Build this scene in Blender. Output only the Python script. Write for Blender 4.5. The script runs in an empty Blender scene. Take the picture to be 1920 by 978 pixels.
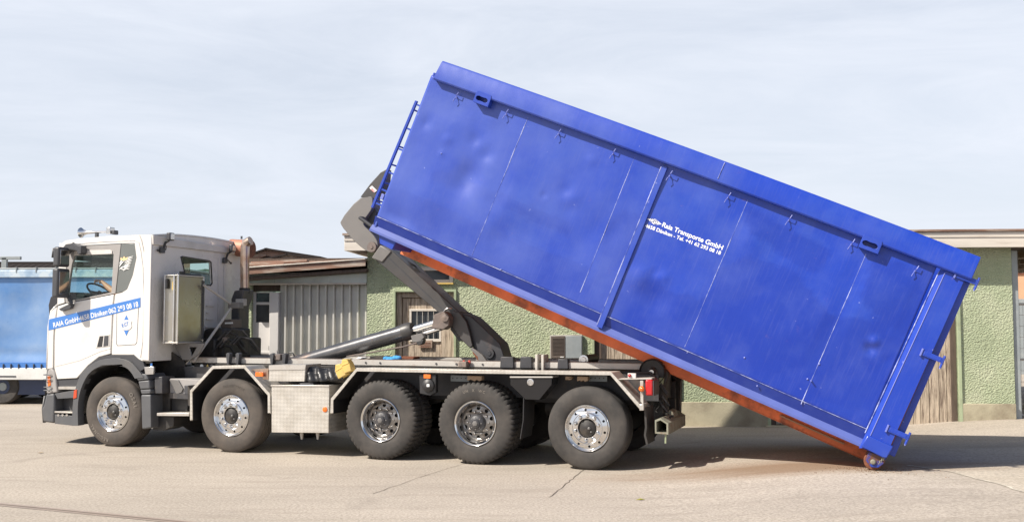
import bpy, bmesh, math, random
from mathutils import Vector, Matrix, noise
from mathutils.geometry import tessellate_polygon
random.seed(7)
R = math.radians
# ------------------------------------------------------------------ camera
FOC, PHI, H = 1920.0, 0.0590, 1.885
scn = bpy.context.scene
cam = bpy.data.cameras.new('camera'); cam.lens = 36.0; cam.sensor_width = 36.0
cam.clip_start = 0.1; cam.clip_end = 6000
co = bpy.data.objects.new('camera', cam); scn.collection.objects.link(co)
co.location = (0, 0, H); co.rotation_euler = (math.pi/2 + PHI, 0, 0)
scn.camera = co
scn.view_settings.view_transform = 'Standard'; scn.view_settings.look = 'None'
scn.view_settings.exposure = 0.72; scn.view_settings.gamma = 1.0
# ------------------------------------------------------------------ sun and sky
LD = Vector((0.90, 0.494, -1.0)).normalized()            # travel direction of the sunlight
SUN_EL = math.asin(-LD.z)
sun = bpy.data.lights.new('sun', 'SUN'); sun.energy = 4.3; sun.angle = R(0.53); sun.color = (1.0, 0.93, 0.83)
so = bpy.data.objects.new('sun', sun); scn.collection.objects.link(so)
so.rotation_euler = LD.to_track_quat('-Z', 'Y').to_euler()
w = bpy.data.worlds.new('World'); scn.world = w; w.use_nodes = True
nt = w.node_tree; nt.nodes.clear(); N_ = nt.nodes.new; L_ = nt.links.new
out = N_('ShaderNodeOutputWorld'); bg = N_('ShaderNodeBackground'); bg.inputs[1].default_value = 0.075
sky = N_('ShaderNodeTexSky'); sky.sky_type = 'NISHITA'; sky.sun_disc = False
sky.sun_elevation = SUN_EL; sky.sun_rotation = math.atan2(-LD.x, -LD.y); sky.dust_density = 2.0; sky.air_density = 1.0
tc = N_('ShaderNodeTexCoord'); mp = N_('ShaderNodeMapping'); mp.inputs['Scale'].default_value = (1.3, 1.3, 7.0)
mp.inputs['Rotation'].default_value = (0.12, 0.08, 0)
nz = N_('ShaderNodeTexNoise'); nz.inputs['Scale'].default_value = 2.6; nz.inputs['Detail'].default_value = 8; nz.inputs['Roughness'].default_value = 0.64
nz.inputs['Distortion'].default_value = 0.6
rp = N_('ShaderNodeValToRGB'); rp.color_ramp.elements[0].position = 0.30; rp.color_ramp.elements[1].position = 0.72
rp.color_ramp.elements[0].color = (0.72, 0.72, 0.72, 1); rp.color_ramp.elements[1].color = (0.97, 0.97, 0.97, 1)
mx = N_('ShaderNodeMixRGB'); mx.inputs[2].default_value = (7.0, 7.4, 8.2, 1)
L_(tc.outputs['Generated'], mp.inputs[0]); L_(mp.outputs[0], nz.inputs['Vector']); L_(nz.outputs[0], rp.inputs[0])
sx_ = N_('ShaderNodeSeparateXYZ'); el = N_('ShaderNodeMapRange'); el.interpolation_type = 'SMOOTHSTEP'
el.inputs['From Min'].default_value = .30; el.inputs['From Max'].default_value = .52; el.inputs['To Min'].default_value = 1.0; el.inputs['To Max'].default_value = .04
ml = N_('ShaderNodeMath'); ml.operation = 'MULTIPLY'
L_(tc.outputs['Generated'], sx_.inputs[0]); L_(sx_.outputs[2], el.inputs[0]); L_(rp.outputs[0], ml.inputs[0]); L_(el.outputs[0], ml.inputs[1]); L_(ml.outputs[0], mx.inputs[0]); L_(sky.outputs[0], mx.inputs[1]); L_(mx.outputs[0], bg.inputs[0]); L_(bg.outputs[0], out.inputs[0])

# ------------------------------------------------------------------ measuring helpers
def ray(px, py):
    a = (px-960)/FOC; b = -(py-489)/FOC
    return Vector((a, math.cos(PHI)-b*math.sin(PHI), math.sin(PHI)+b*math.cos(PHI)))
class Frame:
    """a vertical working plane: s runs along it, n is the depth behind it, z is up"""
    def __init__(self, x, y, ang):
        self.o = Vector((x, y, 0)); self.ang = ang
        self.D = Vector((math.cos(ang), math.sin(ang), 0)); self.N = Vector((-math.sin(ang), math.cos(ang), 0))
    def at(self, px, py, n=0.0):
        r = ray(px, py); o = self.o + self.N*n; t = o.dot(self.N)/r.dot(self.N)
        p = r*t; return ((p-o).dot(self.D), p.z+H)
    def at3(self, px, py, n=0.0):
        s, z = self.at(px, py, n); return (s, n, z)
    def back(self, px, py, s):
        r = ray(px, py); o = self.o + self.D*s; t = o.dot(self.D)/r.dot(self.D)
        p = r*t; return ((p-o).dot(self.N), p.z+H)
    def pl(self, pts, n=0.0): return [self.at(x, y, n) for x, y in pts]
    def w(self, s, n, z): return self.o + self.D*s + self.N*n + Vector((0, 0, z))
def ground(px, py, z=0.0):
    r = ray(px, py); t = (z-H)/r.z; return Vector((r.x*t, r.y*t, z))
T = Frame(-6.05, 15.55, -0.336)

# ------------------------------------------------------------------ mesh builder
def circ(cx, cz, r, n=24, a0=0.0, ry=None):
    ry = ry or r
    return [(cx+r*math.cos(a0+2*math.pi*i/n), cz+ry*math.sin(a0+2*math.pi*i/n)) for i in range(n)]
def rrect(x0, z0, x1, z1, r, k=4):
    o = []
    for cx, cz, a in ((x1-r, z0+r, -90), (x1-r, z1-r, 0), (x0+r, z1-r, 90), (x0+r, z0+r, 180)):
        for i in range(k+1):
            t = R(a+90*i/k); o.append((cx+r*math.cos(t), cz+r*math.sin(t)))
    return o
def smooth_poly(pts, it=1, closed=True):
    for _ in range(it):
        q = []
        n = len(pts)
        for i in range(n if closed else n-1):
            a, b = pts[i], pts[(i+1) % n]
            q.append(tuple(a[j]*.75+b[j]*.25 for j in range(len(a)))); q.append(tuple(a[j]*.25+b[j]*.75 for j in range(len(a))))
        if not closed: q = [pts[0]]+q[1:-1]+[pts[-1]]
        pts = q
    return pts
class MB:
    def __init__(self, off=(0, 0, 0)): self.v = []; self.f = []; self.off = Vector(off)
    def add(self, vs, fs):
        b = len(self.v); self.v += [Vector(x) for x in vs]; self.f += [[b+i for i in f] for f in fs]; return self
    def plate(self, outer, n0, n1, holes=()):
        loops = [list(outer)]+[list(h) for h in holes]
        flat = [p for l in loops for p in l]; k = len(flat)
        tri = tessellate_polygon([[Vector((p[0], p[1], 0)) for p in l] for l in loops])
        vs = [(p[0], n0, p[1]) for p in flat]+[(p[0], n1, p[1]) for p in flat]
        fs = []
        for t in tri: fs.append(list(t)); fs.append([i+k for i in reversed(t)])
        b = 0
        for l in loops:
            m = len(l)
            for i in range(m): j = (i+1) % m; fs.append([b+i, b+j, b+j+k, b+i+k])
            b += m
        return self.add(vs, fs)
    def box(self, s0, s1, n0, n1, z0, z1):
        v = [(s, n, z) for s in (s0, s1) for n in (n0, n1) for z in (z0, z1)]
        return self.add(v, [(0, 1, 3, 2), (4, 6, 7, 5), (0, 4, 5, 1), (2, 3, 7, 6), (0, 2, 6, 4), (1, 5, 7, 3)])
    def obox(self, M, sx, sy, sz):
        v = [M @ Vector((a*sx/2, b*sy/2, c*sz/2)) for a in (-1, 1) for b in (-1, 1) for c in (-1, 1)]
        return self.add(v, [(0, 1, 3, 2), (4, 6, 7, 5), (0, 4, 5, 1), (2, 3, 7, 6), (0, 2, 6, 4), (1, 5, 7, 3)])
    def tube(self, path, r, seg=10, cap=True):
        path = [Vector(p) for p in path]; rs = r if isinstance(r, (list, tuple)) else [r]*len(path)
        vs = []; fs = []; up = None
        for i, p in enumerate(path):
            d = (path[min(i+1, len(path)-1)]-path[max(i-1, 0)]).normalized()
            if up is None:
                up = Vector((0, 0, 1)) if abs(d.z) < .9 else Vector((1, 0, 0))
            x = d.cross(up).normalized(); y = x.cross(d).normalized(); up = y
            for k in range(seg):
                a = 2*math.pi*k/seg; vs.append(p+x*math.cos(a)*rs[i]+y*math.sin(a)*rs[i])
        for i in range(len(path)-1):
            for k in range(seg):
                j = (k+1) % seg; fs.append((i*seg+k, i*seg+j, (i+1)*seg+j, (i+1)*seg+k))
        if cap: fs.append(list(range(seg))[::-1]); fs.append([(len(path)-1)*seg+k for k in range(seg)])
        return self.add(vs, fs)
    def lathe(self, prof, c=(0, 0, 0), axis='y', seg=48, rf=None):
        """prof: (radius, along)"""
        vs = []; fs = []; m = len(prof)
        for i, (r, y) in enumerate(prof):
            for k in range(seg):
                a = 2*math.pi*k/seg; rr = rf(i, k, r) if rf else r
                q = (rr*math.cos(a), y, rr*math.sin(a)) if axis == 'y' else ((rr*math.cos(a), rr*math.sin(a), y) if axis == 'z' else (y, rr*math.cos(a), rr*math.sin(a)))
                vs.append(Vector(q)+Vector(c))
        for i in range(m-1):
            for k in range(seg):
                j = (k+1) % seg; fs.append((i*seg+k, i*seg+j, (i+1)*seg+j, (i+1)*seg+k))
        return self.add(vs, fs)
    def strip(self, pts, n0, n1, th):
        """bent sheet following the open polyline pts in the side plane"""
        nrm = []
        for i in range(len(pts)):
            a = Vector(pts[max(i-1, 0)]); b = Vector(pts[min(i+1, len(pts)-1)]); d = (b-a).normalized()
            nrm.append(Vector((d.y, -d.x)))
        inner = [(p[0]+q.x*th, p[1]+q.y*th) for p, q in zip(pts, nrm)]
        return self.plate(list(pts)+inner[::-1], n0, n1)
    def ball(self, c, r, seg=16, sc=(1, 1, 1)):
        m = seg//2
        vs = []; fs = []
        for i in range(m+1):
            t = math.pi*i/m
            for k in range(seg):
                a = 2*math.pi*k/seg
                vs.append((c[0]+r*sc[0]*math.sin(t)*math.cos(a), c[1]+r*sc[1]*math.sin(t)*math.sin(a), c[2]+r*sc[2]*math.cos(t)))
        for i in range(m):
            for k in range(seg):
                j = (k+1) % seg; fs.append((i*seg+k, (i+1)*seg+k, (i+1)*seg+j, i*seg+j))
        return self.add(vs, fs)
    def build(self, name, mat, parent=None, bevel=0.0, smooth=35, seg=2):
        me = bpy.data.meshes.new(name); me.from_pydata([v-self.off for v in self.v], [], self.f); me.update()
        bm = bmesh.new(); bm.from_mesh(me); bmesh.ops.remove_doubles(bm, verts=bm.verts, dist=1e-5)
        bmesh.ops.recalc_face_normals(bm, faces=bm.faces); bm.to_mesh(me); bm.free()
        o = bpy.data.objects.new(name, me); scn.collection.objects.link(o)
        if mat: me.materials.append(mat)
        if parent: o.parent = parent
        if smooth:
            for p in me.polygons: p.use_smooth = True
            me.set_sharp_from_angle(angle=R(smooth))
        if bevel:
            b = o.modifiers.new('bevel', 'BEVEL'); b.width = bevel; b.segments = seg; b.limit_method = 'ANGLE'; b.angle_limit = R(40)
        return o
def tag(o, label=None, cat=None, group=None, kind=None):
    if label: o['label'] = label
    if cat: o['category'] = cat
    if group: o['group'] = group
    if kind: o['kind'] = kind
    return o
def empty(name, M, label=None, cat=None, group=None, parent=None):
    o = bpy.data.objects.new(name, None); scn.collection.objects.link(o); o.empty_display_size = .3
    if parent: o.parent = parent
    o.matrix_local = M
    return tag(o, label, cat, group)
def frameM(fr, s=0, n=0, z=0): return Matrix.Translation(fr.w(s, n, z)) @ Matrix.Rotation(fr.ang, 4, 'Z')
def copy_tree(o, parent=None):
    c = o.copy(); scn.collection.objects.link(c)
    if parent is not None: c.parent = parent
    for ch in list(o.children): copy_tree(ch, c)
    return c
def text_mesh(body, size=1.0, bold=0.0, spacing=1.0):
    cu = bpy.data.curves.new('lettering', 'FONT'); cu.body = body; cu.size = size; cu.offset = bold; cu.space_character = spacing
    ob = bpy.data.objects.new('tmp', cu); scn.collection.objects.link(ob)
    dg = bpy.context.evaluated_depsgraph_get(); me = ob.evaluated_get(dg).to_mesh()
    vs = [v.co.copy() for v in me.vertices]; fs = [list(p.vertices) for p in me.polygons]
    ob.evaluated_get(dg).to_mesh_clear(); bpy.data.objects.remove(ob); bpy.data.curves.remove(cu)
    return vs, fs
def lettering(body, p, width, ang, n, mat, parent, off=(0, 0, 0), bold=0.02, height=None, name='lettering', th=0.003):
    """flat letters in the side plane, starting at p=(s,z), running along ang"""
    vs, fs = text_mesh(body, 1.0, bold)
    x0 = min(v.x for v in vs); x1 = max(v.x for v in vs); k = width/(x1-x0); ky = k if height is None else height/0.73
    ca, sa = math.cos(ang), math.sin(ang); m = MB(off)
    m.add([(p[0]+(v.x-x0)*k*ca-v.y*ky*sa, n, p[1]+(v.x-x0)*k*sa+v.y*ky*ca) for v in vs], fs)
    return m.build(name, mat, parent, smooth=0)

# ------------------------------------------------------------------ materials
def mat(name, col, rough=0.5, metal=0.0, var=0.12, scale=3.0, bump=0.0, bscale=60.0, bdist=0.01, dirt=None, dscale=2.0, dlo=.5, dhi=.7, spec=0.5, coat=0.0, stretch=(1, 1, 1), rvar=0.1, rot=(0, 0, 0)):
    m = bpy.data.materials.new(name); m.use_nodes = True; t = m.node_tree; n = t.nodes; l = t.links
    b = n['Principled BSDF']; b.inputs['Metallic'].default_value = metal; b.inputs['Specular IOR Level'].default_value = spec
    b.inputs['Coat Weight'].default_value = coat; b.inputs['Coat Roughness'].default_value = 0.08
    tcn = n.new('ShaderNodeTexCoord'); mpn = n.new('ShaderNodeMapping'); mpn.inputs['Scale'].default_value = stretch; mpn.inputs['Rotation'].default_value = rot
    l.new(tcn.outputs['Object'], mpn.inputs[0])
    nz1 = n.new('ShaderNodeTexNoise'); nz1.inputs['Scale'].default_value = scale; nz1.inputs['Detail'].default_value = 6; nz1.inputs['Roughness'].default_value = .6
    l.new(mpn.outputs[0], nz1.inputs['Vector'])
    mr = n.new('ShaderNodeMapRange'); mr.inputs['From Min'].default_value = .3; mr.inputs['From Max'].default_value = .7
    mr.inputs['To Min'].default_value = 1-var; mr.inputs['To Max'].default_value = 1+var; l.new(nz1.outputs[0], mr.inputs[0])
    hs = n.new('ShaderNodeHueSaturation'); hs.inputs['Color'].default_value = (*col, 1); l.new(mr.outputs[0], hs.inputs['Value'])
    last = hs.outputs[0]
    if dirt:
        nd = n.new('ShaderNodeTexNoise'); nd.inputs['Scale'].default_value = dscale; nd.inputs['Detail'].default_value = 9; nd.inputs['Roughness'].default_value = .65
        l.new(mpn.outputs[0], nd.inputs['Vector'])
        r = n.new('ShaderNodeMapRange'); r.inputs['From Min'].default_value = dlo; r.inputs['From Max'].default_value = dhi; l.new(nd.outputs[0], r.inputs[0])
        x = n.new('ShaderNodeMixRGB'); x.inputs[2].default_value = (*dirt, 1); l.new(r.outputs[0], x.inputs[0]); l.new(last, x.inputs[1]); last = x.outputs[0]
    l.new(last, b.inputs['Base Color'])
    rr = n.new('ShaderNodeMapRange'); rr.inputs['To Min'].default_value = max(rough-rvar, 0.02); rr.inputs['To Max'].default_value = min(rough+rvar, 1)
    l.new(nz1.outputs[0], rr.inputs[0]); l.new(rr.outputs[0], b.inputs['Roughness'])
    if bump:
        nb = n.new('ShaderNodeTexNoise'); nb.inputs['Scale'].default_value = bscale; nb.inputs['Detail'].default_value = 4; l.new(mpn.outputs[0], nb.inputs['Vector'])
        bp = n.new('ShaderNodeBump'); bp.inputs['Strength'].default_value = bump; bp.inputs['Distance'].default_value = bdist
        l.new(nb.outputs[0], bp.inputs['Height']); l.new(bp.outputs[0], b.inputs['Normal'])
    m['last'] = 0
    return m
def nodes_of(m): return m.node_tree.nodes, m.node_tree.links, m.node_tree.nodes['Principled BSDF']
M = {}
M['white'] = mat('white_paint', (.64, .62, .595), .28, var=.03, scale=1.5, coat=.35, dirt=(.48, .44, .39), dscale=1.3, dlo=.58, dhi=.95)
M['white_dull'] = mat('white_dull', (.60, .57, .54), .45, var=.05, dirt=(.45, .42, .38), dlo=.5, dhi=.85)
M['grey_trim'] = mat('grey_trim', (.30, .285, .275), .5, var=.06)
M['dark_trim'] = mat('dark_trim', (.055, .056, .062), .45, var=.1)
M['bumper'] = mat('bumper_grey', (.09, .092, .098), .5, var=.08, bump=.1, bscale=300, bdist=.002, dirt=(.13, .12, .11), dlo=.5, dhi=.8)
M['black'] = mat('black_plastic', (.02, .02, .022), .45, var=.2, dirt=(.06, .055, .05), dlo=.45, dhi=.8)
M['blackgloss'] = mat('black_gloss', (.012, .012, .014), .12, var=.1)
M['engine'] = mat('engine_black', (.022, .02, .019), .6, var=.4, scale=8, dirt=(.10, .08, .06), dscale=6, dlo=.5, dhi=.85)
M['chassis'] = mat('chassis_dark', (.045, .045, .05), .5, var=.2, dirt=(.12, .10, .08), dscale=4, dlo=.5, dhi=.85)
M['frame_grey'] = mat('frame_grey', (.42, .40, .37), .55, var=.1, dirt=(.20, .13, .09), dscale=3, dlo=.52, dhi=.75)
M['arm'] = mat('arm_grey', (.052, .050, .050), .42, var=.15, bump=.08, bscale=80, dirt=(.065, .054, .050), dscale=2.5, dlo=.5, dhi=.8)
M['arm_light'] = mat('arm_light', (.15, .143, .138), .5, var=.1, dirt=(.15, .14, .13), dscale=3, dlo=.5, dhi=.8)
M['arm_dark'] = mat('arm_dark', (.035, .036, .042), .5, var=.2, dirt=(.12, .09, .08), dscale=4, dlo=.55, dhi=.85)
M['clevis'] = mat('clevis', (.13, .105, .095), .6, var=.2, scale=12, dirt=(.2, .15, .12), dscale=14)
M['cyl'] = mat('cylinder_paint', (.12, .12, .125), .27, .6, var=.12, scale=5, dirt=(.24, .13, .07), dscale=3, dlo=.58, dhi=.8, stretch=(1, 1, 1))
M['chrome'] = mat('chrome', (.72, .72, .72), .10, 1.0, var=.04, rvar=.05)
M['chrome_dull'] = mat('chrome_dull', (.7, .68, .66), .25, 1.0, var=.1, rvar=.1)
M['alu'] = mat('aluminium', (.62, .59, .55), .42, .75, var=.1, scale=5, dirt=(.38, .34, .29), dscale=5, dlo=.45, dhi=.8)
M['wheel_grey'] = mat('wheel_grey', (.30, .29, .28), .3, .85, var=.2, scale=6, dirt=(.16, .13, .11), dscale=9, dlo=.45, dhi=.7)
M['steel'] = mat('stainless', (.50, .48, .44), .30, .9, var=.1, scale=2, dirt=(.40, .35, .22), dscale=2, dlo=.4, dhi=.7)
M['exhaust'] = mat('exhaust', (.52, .40, .32), .3, .85, var=.15, scale=4, dirt=(.42, .20, .10), dscale=3, dlo=.45, dhi=.7)
M['copper'] = mat('copper_muffler', (.40, .18, .12), .55, .2, var=.15, scale=4)
M['rubber'] = mat('rubber', (.035, .032, .030), .8, var=.15, scale=4, bump=.15, bscale=180, bdist=.003, dirt=(.072, .063, .056), dscale=3.5, dlo=.42, dhi=.72)
M['rubber_dusty'] = mat('rubber_dusty', (.055, .048, .043), .85, var=.15, scale=4, bump=.15, bscale=180, bdist=.003, dirt=(.105, .087, .073), dscale=3, dlo=.38, dhi=.7)
M['rubber_text'] = mat('rubber_text', (.17, .15, .13), .8)
M['red'] = mat('red_lens', (.42, .008, .012), .15, coat=.6)
M['orange'] = mat('orange_lens', (.75, .16, .02), .2, coat=.5)
M['yellow'] = mat('yellow_plastic', (.60, .42, .12), .5, var=.12, dirt=(.4, .28, .12))
M['bluetext'] = mat('blue_stripe', (.06, .19, .52), .35, var=.03)
M['whitetext'] = mat('white_lettering', (.82, .82, .80), .4, var=.03)
M['redtext'] = mat('red_lettering', (.55, .08, .06), .5)
M['navy'] = mat('navy_lettering', (.03, .05, .22), .4)
M['seam'] = mat('seam_dark', (.05, .05, .06), .7)
M['skin'] = mat('skin', (.58, .27, .17), .55, var=.1)
M['shirt'] = mat('dark_shirt', (.05, .05, .06), .8, var=.1)
M['hair'] = mat('hair', (.03, .02, .015), .7)
M['trousers'] = mat('trousers', (.03, .035, .05), .85)
M['skid'] = mat('orange_rust', (.66, .17, .06), .6, var=.30, scale=2.5, bump=.15, bscale=40, dirt=(.16, .055, .03), dscale=2.6, dlo=.50, dhi=.68)
M['rust'] = mat('rust', (.17, .06, .03), .8, var=.3, scale=20, bump=.3, bscale=80)
M['tan_strip'] = mat('tan_strip', (.32, .22, .14), .7, var=.15)
M['wood'] = mat('weathered_wood', (.46, .38, .29), .85, var=.35, scale=3, bump=.5, bscale=14, bdist=.01, dirt=(.14, .10, .075), dscale=3.2, dlo=.48, dhi=.66, stretch=(9, 9, .8))
M['wood_dark'] = mat('dark_wood', (.09, .065, .05), .85, var=.3, scale=3, stretch=(8, 8, 1))
M['roofwood'] = mat('roof_wood', (.24, .14, .10), .8, var=.3, scale=2, dirt=(.42, .36, .30), dscale=2.2, dlo=.48, dhi=.6, stretch=(.5, 4, 4))
M['fascia'] = mat('pale_fascia', (.62, .57, .50), .7, var=.1, scale=2, dirt=(.38, .31, .25), dscale=3, dlo=.5, dhi=.8, stretch=(.4, 2, 5))
M['green_trim'] = mat('green_trim', (.35, .41, .26), .8, var=.12, dirt=(.25, .27, .17))
M['plinth'] = mat('plinth', (.42, .38, .27), .9, var=.14, scale=1.5, bump=.5, bscale=30, bdist=.01, dirt=(.21, .17, .12), dscale=1.6, dlo=.45, dhi=.72)
M['sheet'] = mat('corrugated_sheet', (.62, .61, .56), .5, .2, var=.12, scale=2, dirt=(.42, .40, .36), dscale=2, dlo=.45, dhi=.8)
M['doorwhite'] = mat('door_white', (.60, .58, .56), .55, var=.04)
M['dullglass'] = mat('frosted_glass', (.55, .61, .56), .15, var=.1, dirt=(.62, .60, .52), dscale=3, dlo=.55, dhi=.65, spec=.8)
M['windowdark'] = mat('window_dark', (.035, .04, .045), .08, var=.3, scale=4)
M['metalgrey'] = mat('cabinet_grey', (.27, .30, .31), .5, var=.08, dirt=(.36, .38, .38))
M['louvre'] = mat('louvre_brown', (.12, .095, .08), .6, var=.1)
M['roofdark'] = mat('dark_roof', (.035, .03, .029), .95, spec=.08, var=.2, scale=4, stretch=(6, 1, 1))
M['peach'] = mat('peach_render', (.66, .38, .23), .85, var=.05)
M['curtain_white'] = mat('trailer_white', (.66, .66, .64), .45, var=.06, dirt=(.4, .38, .34), dlo=.5, dhi=.8)
M['trailer_navy'] = mat('trailer_navy', (.03, .045, .10), .5, var=.1)
M['leaf'] = mat('weed_leaf', (.10, .16, .05), .7, var=.3, scale=10)
M['hill'] = mat('wooded_hill', (.07, .10, .075), 1.0, var=.35, scale=.08, bump=1, bscale=.2, bdist=6)
M['railsteel'] = mat('rail_steel', (.42, .34, .28), .5, .4, var=.1)
M['groove'] = mat('rail_groove', (.25, .20, .165), .8)
M['seat'] = mat('seat_fabric', (.03, .03, .035), .9)
M['bluerag'] = mat('blue_rag', (.05, .25, .55), .9, var=.2, bump=.6, bscale=15)
M['tarp'] = mat('black_tarp', (.02, .02, .022), .4, var=.2, bump=.5, bscale=12, bdist=.03)
M['olive'] = mat('olive_metal', (.22, .22, .17), .7, var=.2, scale=8, dirt=(.16, .10, .07), dscale=10, dlo=.5, dhi=.7)
# glass
g = bpy.data.materials.new('cab_glass'); g.use_nodes = True; t = g.node_tree; t.nodes.clear()
go = t.nodes.new('ShaderNodeOutputMaterial'); tr = t.nodes.new('ShaderNodeBsdfTransparent'); tr.inputs[0].default_value = (.86, .93, .91, 1)
gl = t.nodes.new('ShaderNodeBsdfGlossy'); gl.inputs['Roughness'].default_value = .01; gl.inputs[0].default_value = (1, 1, 1, 1)
fr = t.nodes.new('ShaderNodeFresnel'); fr.inputs[0].default_value = 1.5; ms = t.nodes.new('ShaderNodeMixShader')
gm_ = t.nodes.new('ShaderNodeNewGeometry'); sb_ = t.nodes.new('ShaderNodeMath'); sb_.operation = 'SUBTRACT'; sb_.inputs[0].default_value = 1.0; mu_ = t.nodes.new('ShaderNodeMath'); mu_.operation = 'MULTIPLY'
t.links.new(gm_.outputs['Backfacing'], sb_.inputs[1]); t.links.new(fr.outputs[0], mu_.inputs[0]); t.links.new(sb_.outputs[0], mu_.inputs[1]); t.links.new(mu_.outputs[0], ms.inputs[0]); t.links.new(tr.outputs[0], ms.inputs[1]); t.links.new(gl.outputs[0], ms.inputs[2]); t.links.new(ms.outputs[0], go.inputs[0])
M['glass'] = g
# diamond plate
def diamond(m, sc=26):
    n, l, b = nodes_of(m); tcn = n.new('ShaderNodeTexCoord')
    mpn = n.new('ShaderNodeMapping'); mpn.inputs['Rotation'].default_value = (0, R(45), 0); mpn.inputs['Scale'].default_value = (1, 0, 1)
    sx = n.new('ShaderNodeSeparateXYZ'); l.new(tcn.outputs['Object'], mpn.inputs[0])
    nx = n.new('ShaderNodeTexBrick'); nx.inputs['Scale'].default_value = sc; nx.inputs['Mortar Size'].default_value = .012; nx.inputs['Mortar Smooth'].default_value = .8
    rx = n.new('ShaderNodeMapping'); rx.inputs['Rotation'].default_value = (R(90), 0, 0)
    l.new(mpn.outputs[0], rx.inputs[0]); l.new(rx.outputs[0], nx.inputs['Vector'])
    ck = n.new('ShaderNodeTexChecker'); ck.inputs['Scale'].default_value = sc
    l.new(mpn.outputs[0], ck.inputs[0])
    bp = n.new('ShaderNodeBump'); bp.inputs['Strength'].default_value = .45; bp.inputs['Distance'].default_value = .006
    hv = n.new('ShaderNodeHueSaturation'); mrd = n.new('ShaderNodeMapRange'); mrd.inputs['To Min'].default_value = .95; mrd.inputs['To Max'].default_value = 1.05
    l.new(ck.outputs['Fac'], mrd.inputs[0]); l.new(mrd.outputs[0], hv.inputs['Value']); l.new(b.inputs['Base Color'].links[0].from_socket, hv.inputs['Color']); l.new(hv.outputs[0], b.inputs['Base Color'])
    l.new(ck.outputs['Fac'], bp.inputs['Height']); l.new(bp.outputs[0], b.inputs['Normal'])
M['diamond'] = mat('chequer_plate', (.60, .57, .52), .42, .6, var=.07, scale=5, dirt=(.42, .38, .32), dscale=4, dlo=.45, dhi=.85)
diamond(M['diamond'])
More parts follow.
